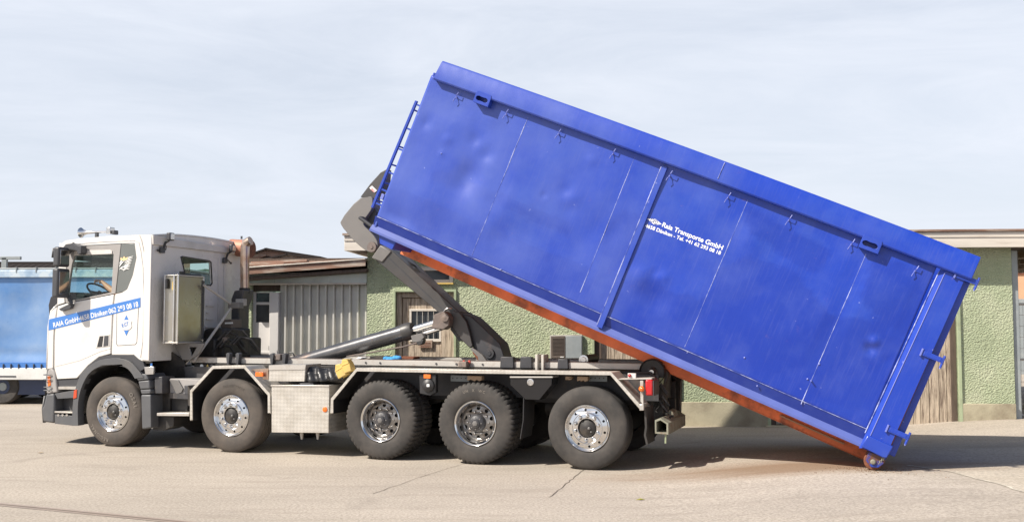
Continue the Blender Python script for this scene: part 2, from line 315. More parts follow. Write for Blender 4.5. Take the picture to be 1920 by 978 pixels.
# container paint
def blue_paint(name, band=False):
    m = mat(name, (.008, .040, .36), .32, var=.05, scale=.9, coat=.15, spec=.4, dirt=(.035, .08, .38), dscale=1.1, dlo=.48, dhi=.85, rvar=.12)
    n, l, b = nodes_of(m); tcn = n.new('ShaderNodeTexCoord'); last = b.inputs['Base Color'].links[0].from_socket
    # soft darker bands: reflected surroundings painted into the blue
    at_ = n.new('ShaderNodeAttribute'); at_.attribute_name = 'painted_reflection'
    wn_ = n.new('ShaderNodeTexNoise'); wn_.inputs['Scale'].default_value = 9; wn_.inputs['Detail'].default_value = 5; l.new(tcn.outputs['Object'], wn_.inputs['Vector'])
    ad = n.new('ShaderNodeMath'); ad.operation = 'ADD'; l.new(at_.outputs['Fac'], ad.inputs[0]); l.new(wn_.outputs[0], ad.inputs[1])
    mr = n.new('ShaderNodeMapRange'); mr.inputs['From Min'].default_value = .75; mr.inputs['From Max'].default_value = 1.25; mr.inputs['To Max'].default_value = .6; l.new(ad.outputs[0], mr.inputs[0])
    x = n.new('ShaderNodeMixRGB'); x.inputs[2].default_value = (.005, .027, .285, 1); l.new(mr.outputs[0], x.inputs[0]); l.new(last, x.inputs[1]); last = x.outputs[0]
    # sky reflection painted as paler blue towards the raised front end
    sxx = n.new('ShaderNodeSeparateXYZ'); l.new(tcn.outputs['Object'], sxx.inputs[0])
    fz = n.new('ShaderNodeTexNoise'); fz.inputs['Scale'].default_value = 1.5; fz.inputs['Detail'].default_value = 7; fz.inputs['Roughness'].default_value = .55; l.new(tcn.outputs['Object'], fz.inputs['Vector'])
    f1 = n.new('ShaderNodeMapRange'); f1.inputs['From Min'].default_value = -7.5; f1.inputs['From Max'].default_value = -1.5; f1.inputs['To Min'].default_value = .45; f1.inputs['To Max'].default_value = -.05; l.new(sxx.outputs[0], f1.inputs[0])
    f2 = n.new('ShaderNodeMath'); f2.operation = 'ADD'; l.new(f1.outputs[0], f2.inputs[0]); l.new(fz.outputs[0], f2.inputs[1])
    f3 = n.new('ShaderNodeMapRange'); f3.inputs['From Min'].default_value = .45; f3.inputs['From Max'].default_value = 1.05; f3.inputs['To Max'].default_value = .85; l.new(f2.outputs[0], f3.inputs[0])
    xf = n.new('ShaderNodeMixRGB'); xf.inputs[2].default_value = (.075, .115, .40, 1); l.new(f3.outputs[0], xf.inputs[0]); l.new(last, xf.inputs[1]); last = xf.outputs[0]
    # small pale chips
    cn = n.new('ShaderNodeTexNoise'); cn.inputs['Scale'].default_value = 11; cn.inputs['Detail'].default_value = 3; l.new(tcn.outputs['Object'], cn.inputs['Vector'])
    c1 = n.new('ShaderNodeMapRange'); c1.inputs['From Min'].default_value = .735; c1.inputs['From Max'].default_value = .77; c1.inputs['To Max'].default_value = .4; l.new(cn.outputs[0], c1.inputs[0])
    xc = n.new('ShaderNodeMixRGB'); xc.inputs[2].default_value = (.35, .38, .60, 1); l.new(c1.outputs[0], xc.inputs[0]); l.new(last, xc.inputs[1]); last = xc.outputs[0]
    # fine vertical rub marks
    mp2 = n.new('ShaderNodeMapping'); mp2.inputs['Scale'].default_value = (26, 26, 1.3); l.new(tcn.outputs['Object'], mp2.inputs[0])
    n2 = n.new('ShaderNodeTexNoise'); n2.inputs['Scale'].default_value = 2.2; n2.inputs['Detail'].default_value = 5; l.new(mp2.outputs[0], n2.inputs['Vector'])
    r2 = n.new('ShaderNodeMapRange'); r2.inputs['From Min'].default_value = .52; r2.inputs['From Max'].default_value = .85; r2.inputs['To Max'].default_value = .26; l.new(n2.outputs[0], r2.inputs[0])
    x2 = n.new('ShaderNodeMixRGB'); x2.inputs[2].default_value = (.09, .115, .38, 1); l.new(r2.outputs[0], x2.inputs[0]); l.new(last, x2.inputs[1]); last = x2.outputs[0]
    # rust bloom specks
    n3 = n.new('ShaderNodeTexNoise'); n3.inputs['Scale'].default_value = 3.4; n3.inputs['Detail'].default_value = 12; n3.inputs['Roughness'].default_value = .8; l.new(tcn.outputs['Object'], n3.inputs['Vector'])
    r3 = n.new('ShaderNodeMapRange'); r3.inputs['From Min'].default_value = .61; r3.inputs['From Max'].default_value = .76; r3.inputs['To Max'].default_value = .5; l.new(n3.outputs[0], r3.inputs[0])
    x3 = n.new('ShaderNodeMixRGB'); x3.inputs[2].default_value = (.22, .12, .19, 1); l.new(r3.outputs[0], x3.inputs[0]); l.new(last, x3.inputs[1]); last = x3.outputs[0]
    l.new(last, b.inputs['Base Color'])
    nb = n.new('ShaderNodeTexNoise'); nb.inputs['Scale'].default_value = 1.6; nb.inputs['Detail'].default_value = 3; l.new(tcn.outputs['Object'], nb.inputs['Vector'])
    bp = n.new('ShaderNodeBump'); bp.inputs['Strength'].default_value = .25; bp.inputs['Distance'].default_value = .05; l.new(nb.outputs[0], bp.inputs['Height']); l.new(bp.outputs[0], b.inputs['Normal'])
    return m
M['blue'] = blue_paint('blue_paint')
M['blue_trim'] = mat('blue_trim', (.012, .046, .36), .38, var=.1, scale=2, coat=.2, dirt=(.04, .075, .34), dscale=3, dlo=.5, dhi=.8, bump=.1, bscale=6)
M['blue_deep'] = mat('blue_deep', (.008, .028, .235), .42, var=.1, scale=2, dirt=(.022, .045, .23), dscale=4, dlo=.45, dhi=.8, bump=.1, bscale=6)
M['blue_rusty'] = mat('blue_rusty', (.012, .04, .28), .5, var=.15, scale=6, dirt=(.12, .05, .03), dscale=9, dlo=.44, dhi=.56, bump=.2, bscale=30)
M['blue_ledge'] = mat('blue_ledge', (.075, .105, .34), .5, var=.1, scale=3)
M['blue_pale'] = mat('blue_pale', (.14, .17, .48), .45, var=.1, scale=3)
M['weld'] = mat('worn_weld', (.38, .42, .66), .4, var=.3, scale=30, dirt=(.04, .07, .34), dscale=5, dlo=.38, dhi=.6)
# green roughcast
M['roughcast'] = mat('green_roughcast', (.40, .455, .295), .95, var=.12, scale=1.2, dirt=(.48, .50, .36), dscale=1.2, dlo=.45, dhi=.75)
n, l, b = nodes_of(M['roughcast']); tcn = n.new('ShaderNodeTexCoord')
mpn = n.new('ShaderNodeMapping'); mpn.inputs['Scale'].default_value = (1, 1, 1.35); mpn.inputs['Rotation'].default_value = (0, R(25), 0); l.new(tcn.outputs['Object'], mpn.inputs[0])
nn = n.new('ShaderNodeTexNoise'); nn.inputs['Scale'].default_value = 34; nn.inputs['Detail'].default_value = 3; nn.inputs['Roughness'].default_value = .6; nn.inputs['Distortion'].default_value = .4; l.new(mpn.outputs[0], nn.inputs['Vector'])
n7 = n.new('ShaderNodeTexVoronoi'); n7.inputs['Scale'].default_value = 27; n7.inputs['Randomness'].default_value = 1; l.new(mpn.outputs[0], n7.inputs['Vector'])
av = n.new('ShaderNodeMath'); av.operation = 'MULTIPLY_ADD'; av.inputs[1].default_value = .55; l.new(n7.outputs['Distance'], av.inputs[0]); l.new(nn.outputs[0], av.inputs[2])
bp = n.new('ShaderNodeBump'); bp.inputs['Strength'].default_value = 1.0; bp.inputs['Distance'].default_value = .033; l.new(av.outputs[0], bp.inputs['Height']); l.new(bp.outputs[0], b.inputs['Normal'])
# asphalt
def asphalt(name, base, pale, dark):
    m = mat(name, base, .92, var=.05, scale=.5, dirt=pale, dscale=.35, dlo=.42, dhi=.62, stretch=(.6, 1.6, 1), rot=(0, 0, R(10)), spec=.25)
    n, l, b = nodes_of(m); tcn = n.new('ShaderNodeTexCoord'); last = b.inputs['Base Color'].links[0].from_socket
    s1 = n.new('ShaderNodeTexNoise'); s1.inputs['Scale'].default_value = 34; s1.inputs['Detail'].default_value = 5; s1.inputs['Roughness'].default_value = .75; l.new(tcn.outputs['Object'], s1.inputs['Vector'])
    r1 = n.new('ShaderNodeMapRange'); r1.inputs['From Min'].default_value = .38; r1.inputs['From Max'].default_value = .62; r1.inputs['To Min'].default_value = .74; r1.inputs['To Max'].default_value = 1.26; l.new(s1.outputs[0], r1.inputs[0])
    hs = n.new('ShaderNodeHueSaturation'); l.new(r1.outputs[0], hs.inputs['Value']); l.new(last, hs.inputs['Color']); last = hs.outputs[0]
    v = n.new('ShaderNodeTexNoise'); v.inputs['Scale'].default_value = 2.2; v.inputs['Detail'].default_value = 10; v.inputs['Roughness'].default_value = .7
    mpn = n.new('ShaderNodeMapping'); mpn.inputs['Scale'].default_value = (.25, 1.6, 1); mpn.inputs['Rotation'].default_value = (0, 0, R(-8)); l.new(tcn.outputs['Object'], mpn.inputs[0]); l.new(mpn.outputs[0], v.inputs['Vector'])
    r2 = n.new('ShaderNodeMapRange'); r2.inputs['From Min'].default_value = .52; r2.inputs['From Max'].default_value = .75; r2.inputs['To Max'].default_value = .8; l.new(v.outputs[0], r2.inputs[0])
    x = n.new('ShaderNodeMixRGB'); x.inputs[2].default_value = (*dark, 1); l.new(r2.outputs[0], x.inputs[0]); l.new(last, x.inputs[1]); last = x.outputs[0]
    # old oil and rust stains with their own shapes
    so_ = n.new('ShaderNodeTexNoise'); so_.inputs['Scale'].default_value = .9; so_.inputs['Detail'].default_value = 6; so_.inputs['Distortion'].default_value = .8; l.new(tcn.outputs['Object'], so_.inputs['Vector'])
    r5 = n.new('ShaderNodeMapRange'); r5.inputs['From Min'].default_value = .62; r5.inputs['From Max'].default_value = .72; r5.inputs['To Max'].default_value = .30; l.new(so_.outputs[0], r5.inputs[0])
    x5 = n.new('ShaderNodeMixRGB'); x5.inputs[2].default_value = (.17, .145, .12, 1); l.new(r5.outputs[0], x5.inputs[0]); l.new(last, x5.inputs[1]); last = x5.outputs[0]
    mp6 = n.new('ShaderNodeMapping'); mp6.inputs['Location'].default_value = (-3.6/2.6, -12.5/.62, 0); mp6.inputs['Scale'].default_value = (1/2.6, 1/.62, 0); l.new(tcn.outputs['Object'], mp6.inputs[0])
    le = n.new('ShaderNodeVectorMath'); le.operation = 'LENGTH'; l.new(mp6.outputs[0], le.inputs[0])
    ad6 = n.new('ShaderNodeMath'); ad6.operation = 'MULTIPLY_ADD'; ad6.inputs[1].default_value = 1.6; l.new(v.outputs[0], ad6.inputs[0]); l.new(le.outputs['Value'], ad6.inputs[2])
    r6 = n.new('ShaderNodeMapRange'); r6.inputs['From Min'].default_value = 1.1; r6.inputs['From Max'].default_value = 2.0; r6.inputs['To Min'].default_value = .8; r6.inputs['To Max'].default_value = 0; l.new(ad6.outputs[0], r6.inputs[0])
    x6 = n.new('ShaderNodeMixRGB'); x6.inputs[2].default_value = (.20, .13, .08, 1); l.new(r6.outputs[0], x6.inputs[0]); l.new(last, x6.inputs[1]); last = x6.outputs[0]
    # dark specks
    vs = n.new('ShaderNodeTexVoronoi'); vs.inputs['Scale'].default_value = 3.5; l.new(tcn.outputs['Object'], vs.inputs['Vector'])
    r3 = n.new('ShaderNodeMapRange'); r3.inputs['From Min'].default_value = .03; r3.inputs['From Max'].default_value = .05; r3.inputs['To Min'].default_value = .55; r3.inputs['To Max'].default_value = 0; l.new(vs.outputs['Distance'], r3.inputs[0])
    x3 = n.new('ShaderNodeMixRGB'); x3.inputs[2].default_value = (.12, .10, .08, 1); l.new(r3.outputs[0], x3.inputs[0]); l.new(last, x3.inputs[1]); last = x3.outputs[0]
    l.new(last, b.inputs['Base Color'])
    bp = n.new('ShaderNodeBump'); bp.inputs['Strength'].default_value = .5; bp.inputs['Distance'].default_value = .006; l.new(s1.outputs[0], bp.inputs['Height']); l.new(bp.outputs[0], b.inputs['Normal'])
    return m
M['asphalt'] = asphalt('pale_dusty_asphalt', (.35, .308, .258), (.40, .352, .295), (.265, .228, .188))
M['pavement'] = asphalt('pavement_concrete', (.40, .35, .285), (.44, .39, .32), (.33, .28, .22))
M['crack'] = mat('crack_dark', (.14, .115, .09), .95)
M['dust'] = mat('rust_dust', (.22, .14, .09), .95, var=.3, scale=5)

# ------------------------------------------------------------------ ground
def sm(t): t = max(0, min(1, t)); return t*t*(3-2*t)
def gz(x, y):
    g_ = sm((y-14.0)/3.2); return .16*sm((x-1.2)/2.9)*(1-g_)+.17*sm((x-6.0)/3.0)*g_
def gpt(px, py):
    p = ground(px, py)
    for _ in range(6): p = ground(px, py, gz(p.x, p.y))
    return p
xs = [-400, -150, -60, -30, -20]+[-14+.35*i for i in range(104)]+[30, 60, 150, 400]
ys = [-60, -10, 0, 5, 8]+[9+.35*i for i in range(48)]+[30, 45, 80, 150, 400, 900]
bmv = [(x, y, gz(x, y)) for y in ys for x in xs]; W_ = len(xs)
bmf = [(j*W_+i, j*W_+i+1, (j+1)*W_+i+1, (j+1)*W_+i) for j in range(len(ys)-1) for i in range(W_-1)]
tag(MB().add(bmv, bmf).build('ground', M['asphalt'], smooth=60), kind='structure')
def ribbon(name, pts, wd, m, z=.004, jit=0.0, seed=1):
    rnd = random.Random(seed); P = []
    for a, b_ in zip(pts[:-1], pts[1:]):
        k = max(1, int((b_-a).length/(.12 if jit else .3)))
        for i in range(k): P.append(a.lerp(b_, i/k)+Vector((rnd.uniform(-jit, jit), rnd.uniform(-jit, jit), 0)))
    P.append(pts[-1]); vs = []; fs = []
    for i, p in enumerate(P):
        d = (P[min(i+1, len(P)-1)]-P[max(i-1, 0)]).normalized(); q = Vector((-d.y, d.x, 0))*wd*(rnd.uniform(.4, 1.2) if jit else 1)/2
        for sgn in (1, -1):
            v = p+q*sgn; vs.append((v.x, v.y, gz(v.x, v.y)+z))
    for i in range(len(P)-1): fs.append((2*i, 2*i+1, 2*i+3, 2*i+2))
    return tag(MB().add(vs, fs).build(name, m, smooth=0), kind='structure')
ra, rb = ground(0, 945), ground(340, 978); rd = (rb-ra).normalized()
ribbon('rail_bed', [ra-rd*6, rb+rd*8], .13, M['railsteel'])
ribbon('rail_groove', [ra-rd*6, rb+rd*8], .025, M['groove'], z=.008)
ribbon('pavement_crack', [ground(1030, 932), ground(1062, 906), ground(1100, 876), ground(1150, 840)], .012, M['crack'], jit=.012)
ribbon('pavement_crack', [ground(700, 925), ground(790, 893), ground(862, 871), ground(930, 852)], .008, M['crack'], jit=.012, seed=3)
kp = [gpt(x, y) for x, y in ((1700, 872), (1780, 884), (1850, 901), (1920, 921), (2000, 948))]
vs = []; fs = []
for i in range(33):
    t_ = i/32*4; k_ = min(int(t_), 3); a_ = kp[k_].lerp(kp[k_+1], t_-k_)
    for jn in range(25):
        b_ = a_.lerp(Vector((14, a_.y+.6+(13.2-a_.y)*.5, 0)), jn/24); vs.append((b_.x, b_.y, gz(b_.x, b_.y)+.003))
for i in range(32):
    for jn in range(24): fs.append((i*25+jn, i*25+jn+1, (i+1)*25+jn+1, (i+1)*25+jn))
tag(MB().add(vs, fs).build('pavement', M['pavement'], smooth=60), kind='structure')
ribbon('kerb_joint', kp, .035, mat('pale_joint', (.50, .46, .38), .9, var=.25, scale=9), z=.006, jit=.03, seed=5)

# ================================================================== HOOKLIFT TRUCK
truck = empty('hooklift_truck', frameM(T), 'white five axle hooklift truck with grey lifting arm raised under the blue container', 'truck')
def P(pts, n=0.0): return T.pl(pts, n)
# ---- cab sides (near and far)
quart_px = [(252.5,455.3),(285.7,455.3),(281,677),(267,676),(261,673),(251,664),(209.8,664),(210.5,640),(213.8,570),(216.5,551),(229,548),(238.5,542),(249,516),(256,483)]
side_px = [(112,466),(114,457),(124,451),(150,447.5),(200,443),(262,440),(286,439.6),(285.7,455.3),(252.5,455.3),(226,456),(129,461.3),(119,540),(121,567),(107.5,571),(109,520)]
door_px = [(108,573.5),(125,568.5),(213.4,551.9),(211.4,570),(208.0,640),(207.2,663),(185,669),(166,684),(152,700),(145,708),(106.5,710),(101.4,690),(101.7,640),(103.5,610)]
frame_px = [(129,462),(226,456.6),(216,549.6),(122,568),(119.5,540)]
glass_px = [(139,479),(212,476),(208,547.5),(126,565),(129,528),(134,497)]
quarter_px = [(227,456.6),(252,456),(255.3,483),(248.3,516),(238,541.3),(228.5,547),(217.2,549.4)]
corner_px = [(107,574.5),(101.6,612),(99.6,640),(99,690.5),(88,692),(90,640),(91,612),(96,583)]
for far in (False, True):
    a, b_ = (0.0, .05) if not far else (2.50, 2.45)
    sgn = 1 if not far else -1
    MB().plate(P(side_px), a, b_).build('side_panel', M['white'], truck)
    MB().plate(P(quart_px), a, b_).build('rear_quarter', M['white'], truck)
    dr = MB().plate(P(door_px), a, b_).build('door', M['white'], truck, bevel=.012, seg=3)
    MB().plate(P(corner_px), a, b_).build('corner_panel', M['white'], truck, bevel=.012, seg=3)
    MB().plate(P(frame_px), a+.008*sgn, b_, [P(glass_px)]).build('window_frame', M['grey_trim'], dr, bevel=.006)
    MB().plate(P([(139,478.6),(139,472),(143,469.5),(206,468),(210,470),(210,475.7)]), a-.004*sgn, a+.006*sgn).build('wind_deflector', M['white_dull'], dr, bevel=.002)
    MB().plate(P(glass_px), a+.022*sgn, a+.027*sgn).build('window_glass', M['glass'], dr, smooth=0)
    MB().plate(P(quarter_px), a+.006*sgn, b_).build('quarter_panel', mat('quarter_grey', (.14, .15, .145), .35, var=.05), truck, bevel=.006)
    MB().plate(P([(272,441.5),(286.2,440.2),(281.2,676),(269,675)]), a-.022*sgn, a).build('corner_pillar', M['white'], truck, bevel=.012, seg=3)
    # door handle, recess in black with chrome-edged grips
    h = MB().plate(P([(186,627),(206,626),(205.5,649),(179.5,652)]), a-.006*sgn, a+.004*sgn).build('handle', M['white_dull'], dr, bevel=.003)
    MB().plate(P([(187.5,630),(194.5,629.3),(192,649.3),(182.5,650.3)]), a-.010*sgn, a-.005*sgn).build('handle_recess', M['black'], h, bevel=.002)
    MB().plate(P([(196.5,629),(204,628.5),(203.5,647.3),(194.5,649)]), a-.012*sgn, a-.005*sgn).build('handle_grip', M['dark_trim'], h, bevel=.002)
# pressed crease low on the door
MB().plate(P([(103,684),(150,672),(190,655),(207,651),(207,653.5),(190,658),(150,675.5),(103,687)]), -.004, .0).build('door_crease', M['white'], truck, bevel=.002)
MB().plate(P([(219,572),(261,563),(257,642),(254,646),(220,648),(218,644)]), -.0015, .0, [P([(219.6,573),(260,564),(256.2,641),(253.5,645),(220.5,647),(218.8,643)])]).build('locker_flap', M['seam'], truck, smooth=0)
MB().strip(P([(130,457),(200,451.5),(254,449.6),(261,454),(264.5,470),(268.5,500),(270,560),(268,640),(264,670)]), -.007, .0, .012).build('pressed_edge', M['white'], truck, bevel=.003)
MB().strip(P([(262,440.5),(266,450),(271,474),(273.5,520),(272,600),(268.5,676)]), -.010, .0, .008).build('pressed_edge', M['white_dull'], truck, bevel=.003)
# ---- roof, rear wall, front
roof_b = P([(112,466),(114,457),(124,451),(150,447.5),(200,443),(286,439.6)])
def crown(n): t = n/1.25-1; return .07*(1-abs(t)**2.5)
rv = []; rf_ = []
cols = [0, .04, .12, .3, .6, .95, 1.25, 1.55, 1.9, 2.2, 2.38, 2.46, 2.5]
for i, (s, z) in enumerate(roof_b):
    for n_ in cols:
        t = n_/1.25-1; rv.append((s-(.22*(1-abs(t)**3) if i < 2 else (.1*(1-abs(t)**3) if i == 2 else 0)), n_, z+crown(n_)*(0.3 if i == 0 else 1)+.002))
for i in range(len(roof_b)-1):
    for j in range(len(cols)-1): k = len(cols); rf_.append((i*k+j, i*k+j+1, (i+1)*k+j+1, (i+1)*k+j))
o = MB().add(rv, rf_).build('roof', M['white'], truck, smooth=60); sd = o.modifiers.new('solid', 'SOLIDIFY'); sd.thickness = .03; sd.offset = -1
CS = T.at(286, 440)[0]; CS2 = T.at(281, 677)[0]
def rear(pts, s=CS): return [T.back(x, y, s) for x, y in pts]
def rplate(mb, outer, s0, s1, holes=()):
    """plate in the cross plane: points are (n, z), extruded along s"""
    m = MB(mb.off); m.plate(outer, 0, 1, holes)
    mb.add([(s0+(s1-s0)*v.y, v.x, v.z) for v in m.v], m.f); return mb
zt = T.at(286, 440)[1]; zb = T.at(281, 677)[1]
rw = [(.02, zb+.0), (2.48, zb+.0), (2.48, zt-.02), (2.2, zt+.04), (1.25, zt+.06), (.3, zt+.04), (.02, zt-.02)]
wn = [(.72, zt-.26), (1.62, zt-.24), (1.66, zt-.30), (1.66, zt-.80), (1.60, zt-.84), (.95, zt-.84), (.86, zt-.78), (.68, zt-.32)]
q = [T.back(x, y, CS) for x, y in ((340,483),(343,481.5),(392,489.5),(395,492),(397,530),(394,534),(356,528),(351,523))]
rplate(MB(), rw, CS-.045, CS-.005, [q]).build('rear_wall', M['white'], truck, bevel=.01)
rgl = rplate(MB(), q, CS-.03, CS-.024).build('rear_window', M['glass'], truck, smooth=0)
qo = [T.back(x, y, CS) for x, y in ((338.5,481),(342,479.6),(393,488),(396.4,491),(398.5,531),(395,536),(354,530),(349,524))]
rplate(MB(), qo, CS-.008, CS+.006, [q]).build('window_seal', M['black'], rgl, bevel=.002)
g1 = [T.back(x, y, CS+.03) for x, y in ((287.5,441),(440,466),(441,476),(288,458))]
rplate(MB(), g1, CS, CS+.03).build('roof_gutter', M['white_dull'], truck, bevel=.006)
for (y0, y1, x0, x1) in ((571,574,386,401),(584,587,386,392),(596,599,386,399),(611,614,385,398),(623,626,385,396)):
    rplate(MB(), [T.back(*p, CS) for p in ((x0,y0),(x1,y0+1.5),(x1-1,y1+1),(x0,y1))], CS-.002, CS+.02).build('pressed_rib', M['white_dull'], truck, bevel=.008)
for xx in (420, 409):
    rplate(MB(), [T.back(*p, CS) for p in ((xx,482),(xx+2,482),(xx+1,600),(xx-1,600))], CS-.002, CS+.008).build('pressed_rib', M['white_dull'], truck, bevel=.004)
# front skin in bands
def srow(px, py): s, z = T.at(px, py); return s, z
def front(name, rows, m, n0=0.0, n1=2.5, push=0.0, th=.03, bulge=.24):
    vs = []; fs = []; C_ = 17
    for (s, z) in rows:
        for j in range(C_):
            n_ = n0+(n1-n0)*j/(C_-1); t = n_/1.25-1; vs.append((s-bulge*(1-abs(t)**3.2)-push, n_, z))
    for i in range(len(rows)-1):
        for j in range(C_-1): fs.append((i*C_+j, i*C_+j+1, (i+1)*C_+j+1, (i+1)*C_+j))
    o = MB().add(vs, fs).build(name, m, truck, smooth=50)
    sd = o.modifiers.new('solid', 'SOLIDIFY'); sd.thickness = th; sd.offset = 0; return o
front('windshield', [srow(107.5,571), srow(109,520), srow(112,468)], M['glass'], .08, 2.42, th=.006)
front('front_panel', [srow(88,692), srow(90,640), srow(91,612), srow(96,583), srow(107.5,571)], M['white'])
front('roof_brow', [srow(112,472), srow(112,466), srow(114,456)], M['white'])
front('sun_visor', [srow(108,482), srow(110,464)], M['dark_trim'], .05, 2.45, push=.12)
for i in range(6):
    z = 1.30+.11*i; s = T.at(89, 690)[0]+.0
    front('grille_slat', [(s, z), (s+.01, z+.06)], M['black'], .35, 2.15, push=.03)
front('bumper_skin', [srow(82,792), srow(80,765), srow(84,742)], M['bumper'], 0, 2.5, push=.0)
front('lower_grille', [srow(84,742), srow(88,692)], M['black'], .05, 2.45)
# bumper corner and step well
bc = MB().plate(P([(82,790),(80,765),(83,759),(88,737),(103,737),(104,758),(103,793)]), -.02, .5).build('bumper', M['bumper'], truck, bevel=.03, seg=3)
MB().plate(P([(103.5,776),(140,779),(140,797.5),(103.5,793.5)]), -.015, .4).build('bumper_side', M['bumper'], truck, bevel=.01)
MB().plate(P([(103,737),(141,731),(140,745),(108,747)]), -.01, .35).build('step_upper', M['bumper'], truck, bevel=.008)
MB().plate(P([(105,746),(140,744),(141,772),(104,776)]), .16, .19).build('step_well', M['dark_trim'], truck)
MB().plate(P([(104,770),(140,771.5),(140,774.5),(104,773)]), -.02, .22).build('step_tread', M['alu'], truck, bevel=.003)
MB().plate(P([(111,724),(145,724),(143,729.5),(111,729)]), -.02, .22).build('step_tread', M['alu'], truck, bevel=.003)
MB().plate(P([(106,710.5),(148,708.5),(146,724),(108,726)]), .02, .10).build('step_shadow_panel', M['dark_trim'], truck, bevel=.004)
for xx in (111,119,127): MB().plate(P(circ(xx,777.5,2.2,10)), -.02, -.014).build('step_stud', M['chrome_dull'], truck)
hl = MB().plate(P([(91,692),(99,690.5),(104,697),(109,735),(88,738),(87,715)]), -.015, .4).build('headlight', M['grey_trim'], truck, bevel=.02, seg=3)
MB().plate(P([(91,705),(96,704),(97,722),(92,724)]), -.024, -.014).build('indicator_lens', M['orange'], hl, bevel=.004)
for yy in (702, 711, 725, 731):
    a = T.at3(96, yy, -.03); b_ = T.at3(82, yy, -.03)
    MB().tube([a, (b_[0]+.05, -.06, b_[2]), b_, (b_[0], .3, b_[2])], .009, 6).build('lamp_guard', M['dark_trim'], hl)
# wheel arch of the cab
arch_o = [(137,797),(139,752),(144,727),(152,703),(166,688),(184,676),(205,671),(230,671),(248,678),(259,690),(267,700),(272,707)]
arch_o = smooth_poly(arch_o, 1, False)
arch_i = [(255,709),(248,697),(240,689),(228,685),(205,683),(186,687),(170,698),(160,714),(152,735),(148,760),(149,797)]
arch_i = smooth_poly(arch_i, 1, False)
MB().plate(P(arch_o+arch_i), -.03, .10).build('wheel_arch', M['bumper'], truck, bevel=.012, seg=3)
MB().strip(P([(152,735),(160,714),(170,698),(186,687),(205,683),(228,685),(240,689),(250,700),(258,715),(262,735)]), .03, .48, -.02).build('arch_liner', M['black'], truck)
MB().plate(P([(152,700),(166,684.5),(185,669.5),(209,664.5),(251,664.5),(261,673.5),(268,677),(272,690),(262,696),(248,678.5),(230,671.5),(205,671.5),(184,676.5),(166,688.5),(153,703.5),(147,709)]), .0, .05).build('arch_trim', M['dark_trim'], truck, bevel=.004)
MB().plate(P([(142,731),(147.5,729),(147,745),(140.5,747)]), -.04, -.028).build('side_marker', mat('marker_red', (.5, .06, .02), .2, coat=.5), truck, bevel=.004)
fl = [[(253,701),(275,700),(280,711),(259,713)], [(260,714),(281,712),(283,728),(264,729)], [(264,730),(284,729),(284,737),(266,738)], [(266,739),(284,739),(285,802),(268,804)]]
for p_ in fl: MB().plate(P(p_), -.02, .42).build('fender_segment', M['bumper'], truck, bevel=.02, seg=3)
MB().plate(P([(271,687),(289,687),(288,701),(273,702)]), -.01, .03).build('side_lamp', M['chrome_dull'], truck, bevel=.004)
MB().plate(P([(285,738),(300,738),(300,706),(286,706)]), .05, .35).build('bracket_panel', M['chassis'], truck, bevel=.01)
# ---- lettering and marks on the cab
MB().plate(P([(91,598.5),(263.5,557.5),(263.5,575.5),(91.5,619)]), -.0045, -.0005).build('door_stripe', M['bluetext'], truck, smooth=0)
a = T.at(101, 613.5); b_ = T.at(260, 574.0)
lettering('RAIA GmbH·4658 Däniken·062 293 08 18', a, math.dist(a, b_), math.atan2(b_[1]-a[1], b_[0]-a[0]), -.007, M['whitetext'], truck, height=.080, bold=.010)
lg = MB().plate(P([(237,590.5),(246,609),(237,629),(228.5,609.5)]), -.004, -.0005).build('door_emblem', M['bluetext'], truck, smooth=0)
MB().plate(P(smooth_poly([(226,606),(231,600),(239,599),(248,601),(246,606),(248,612),(243,618),(235,619),(229,617),(226,612)], 1)), -.007, -.0045).build('emblem_band', M['white'], lg, smooth=0)
for k, ch in enumerate('RGT'):
    a = T.at(229.5+4.4*k, 614-1.6*k); lettering(ch, a, .040, R(12), -.009, M['bluetext'], lg, height=.060, bold=.02, name='emblem_letter')
# beast-head decal made of wispy strokes
dec = MB()
rnd = random.Random(3)
strokes = []
for k in range(9):
    y0 = 481+2.6*k; x0 = 227+1.0*k*(k < 5)+(9-k)*.6*(k >= 5); ln = 22-1.1*k
    strokes.append(((x0+4, y0+6), (x0+ln*.6, y0+1.5-.2*k), (250-.9*k, y0+.5*k-1), 1.5))
strokes += [((224,500),(227,492),(233,489),2.2),((224,505),(229,499),(236,500),2.0),((226,503),(233,507),(239,503),1.7),((232,500),(238,494),(244,493),1.8),((224,494),(228,488),(231,486),1.8)]
def stroke(mb, p0, p1, p2, wd, n):
    pts = []
    for i in range(9):
        t = i/8; pts.append(((1-t)**2*p0[0]+2*t*(1-t)*p1[0]+t*t*p2[0], (1-t)**2*p0[1]+2*t*(1-t)*p1[1]+t*t*p2[1]))
    up = []; dn = []
    for i, p in enumerate(pts):
        d = Vector(pts[min(i+1, 8)])-Vector(pts[max(i-1, 0)]); d.normalize(); ww = wd*math.sin(math.pi*(i+.6)/9.2)/2
        up.append((p[0]-d.y*ww, p[1]+d.x*ww)); dn.append((p[0]+d.y*ww, p[1]-d.x*ww))
    mb.plate(P(up+dn[::-1]), n-.002, n)
for s_ in strokes: stroke(dec, *s_, n=-.001)
dec.build('cab_decal', M['whitetext'], truck, smooth=0)
MB().plate(P([(226,487),(227,482),(230,485),(233,480),(236,484),(240,481),(239,486),(232,488.5)]), -.006, -.0035).build('decal_crown', mat('decal_gold', (.75, .55, .28), .4), truck, smooth=0)
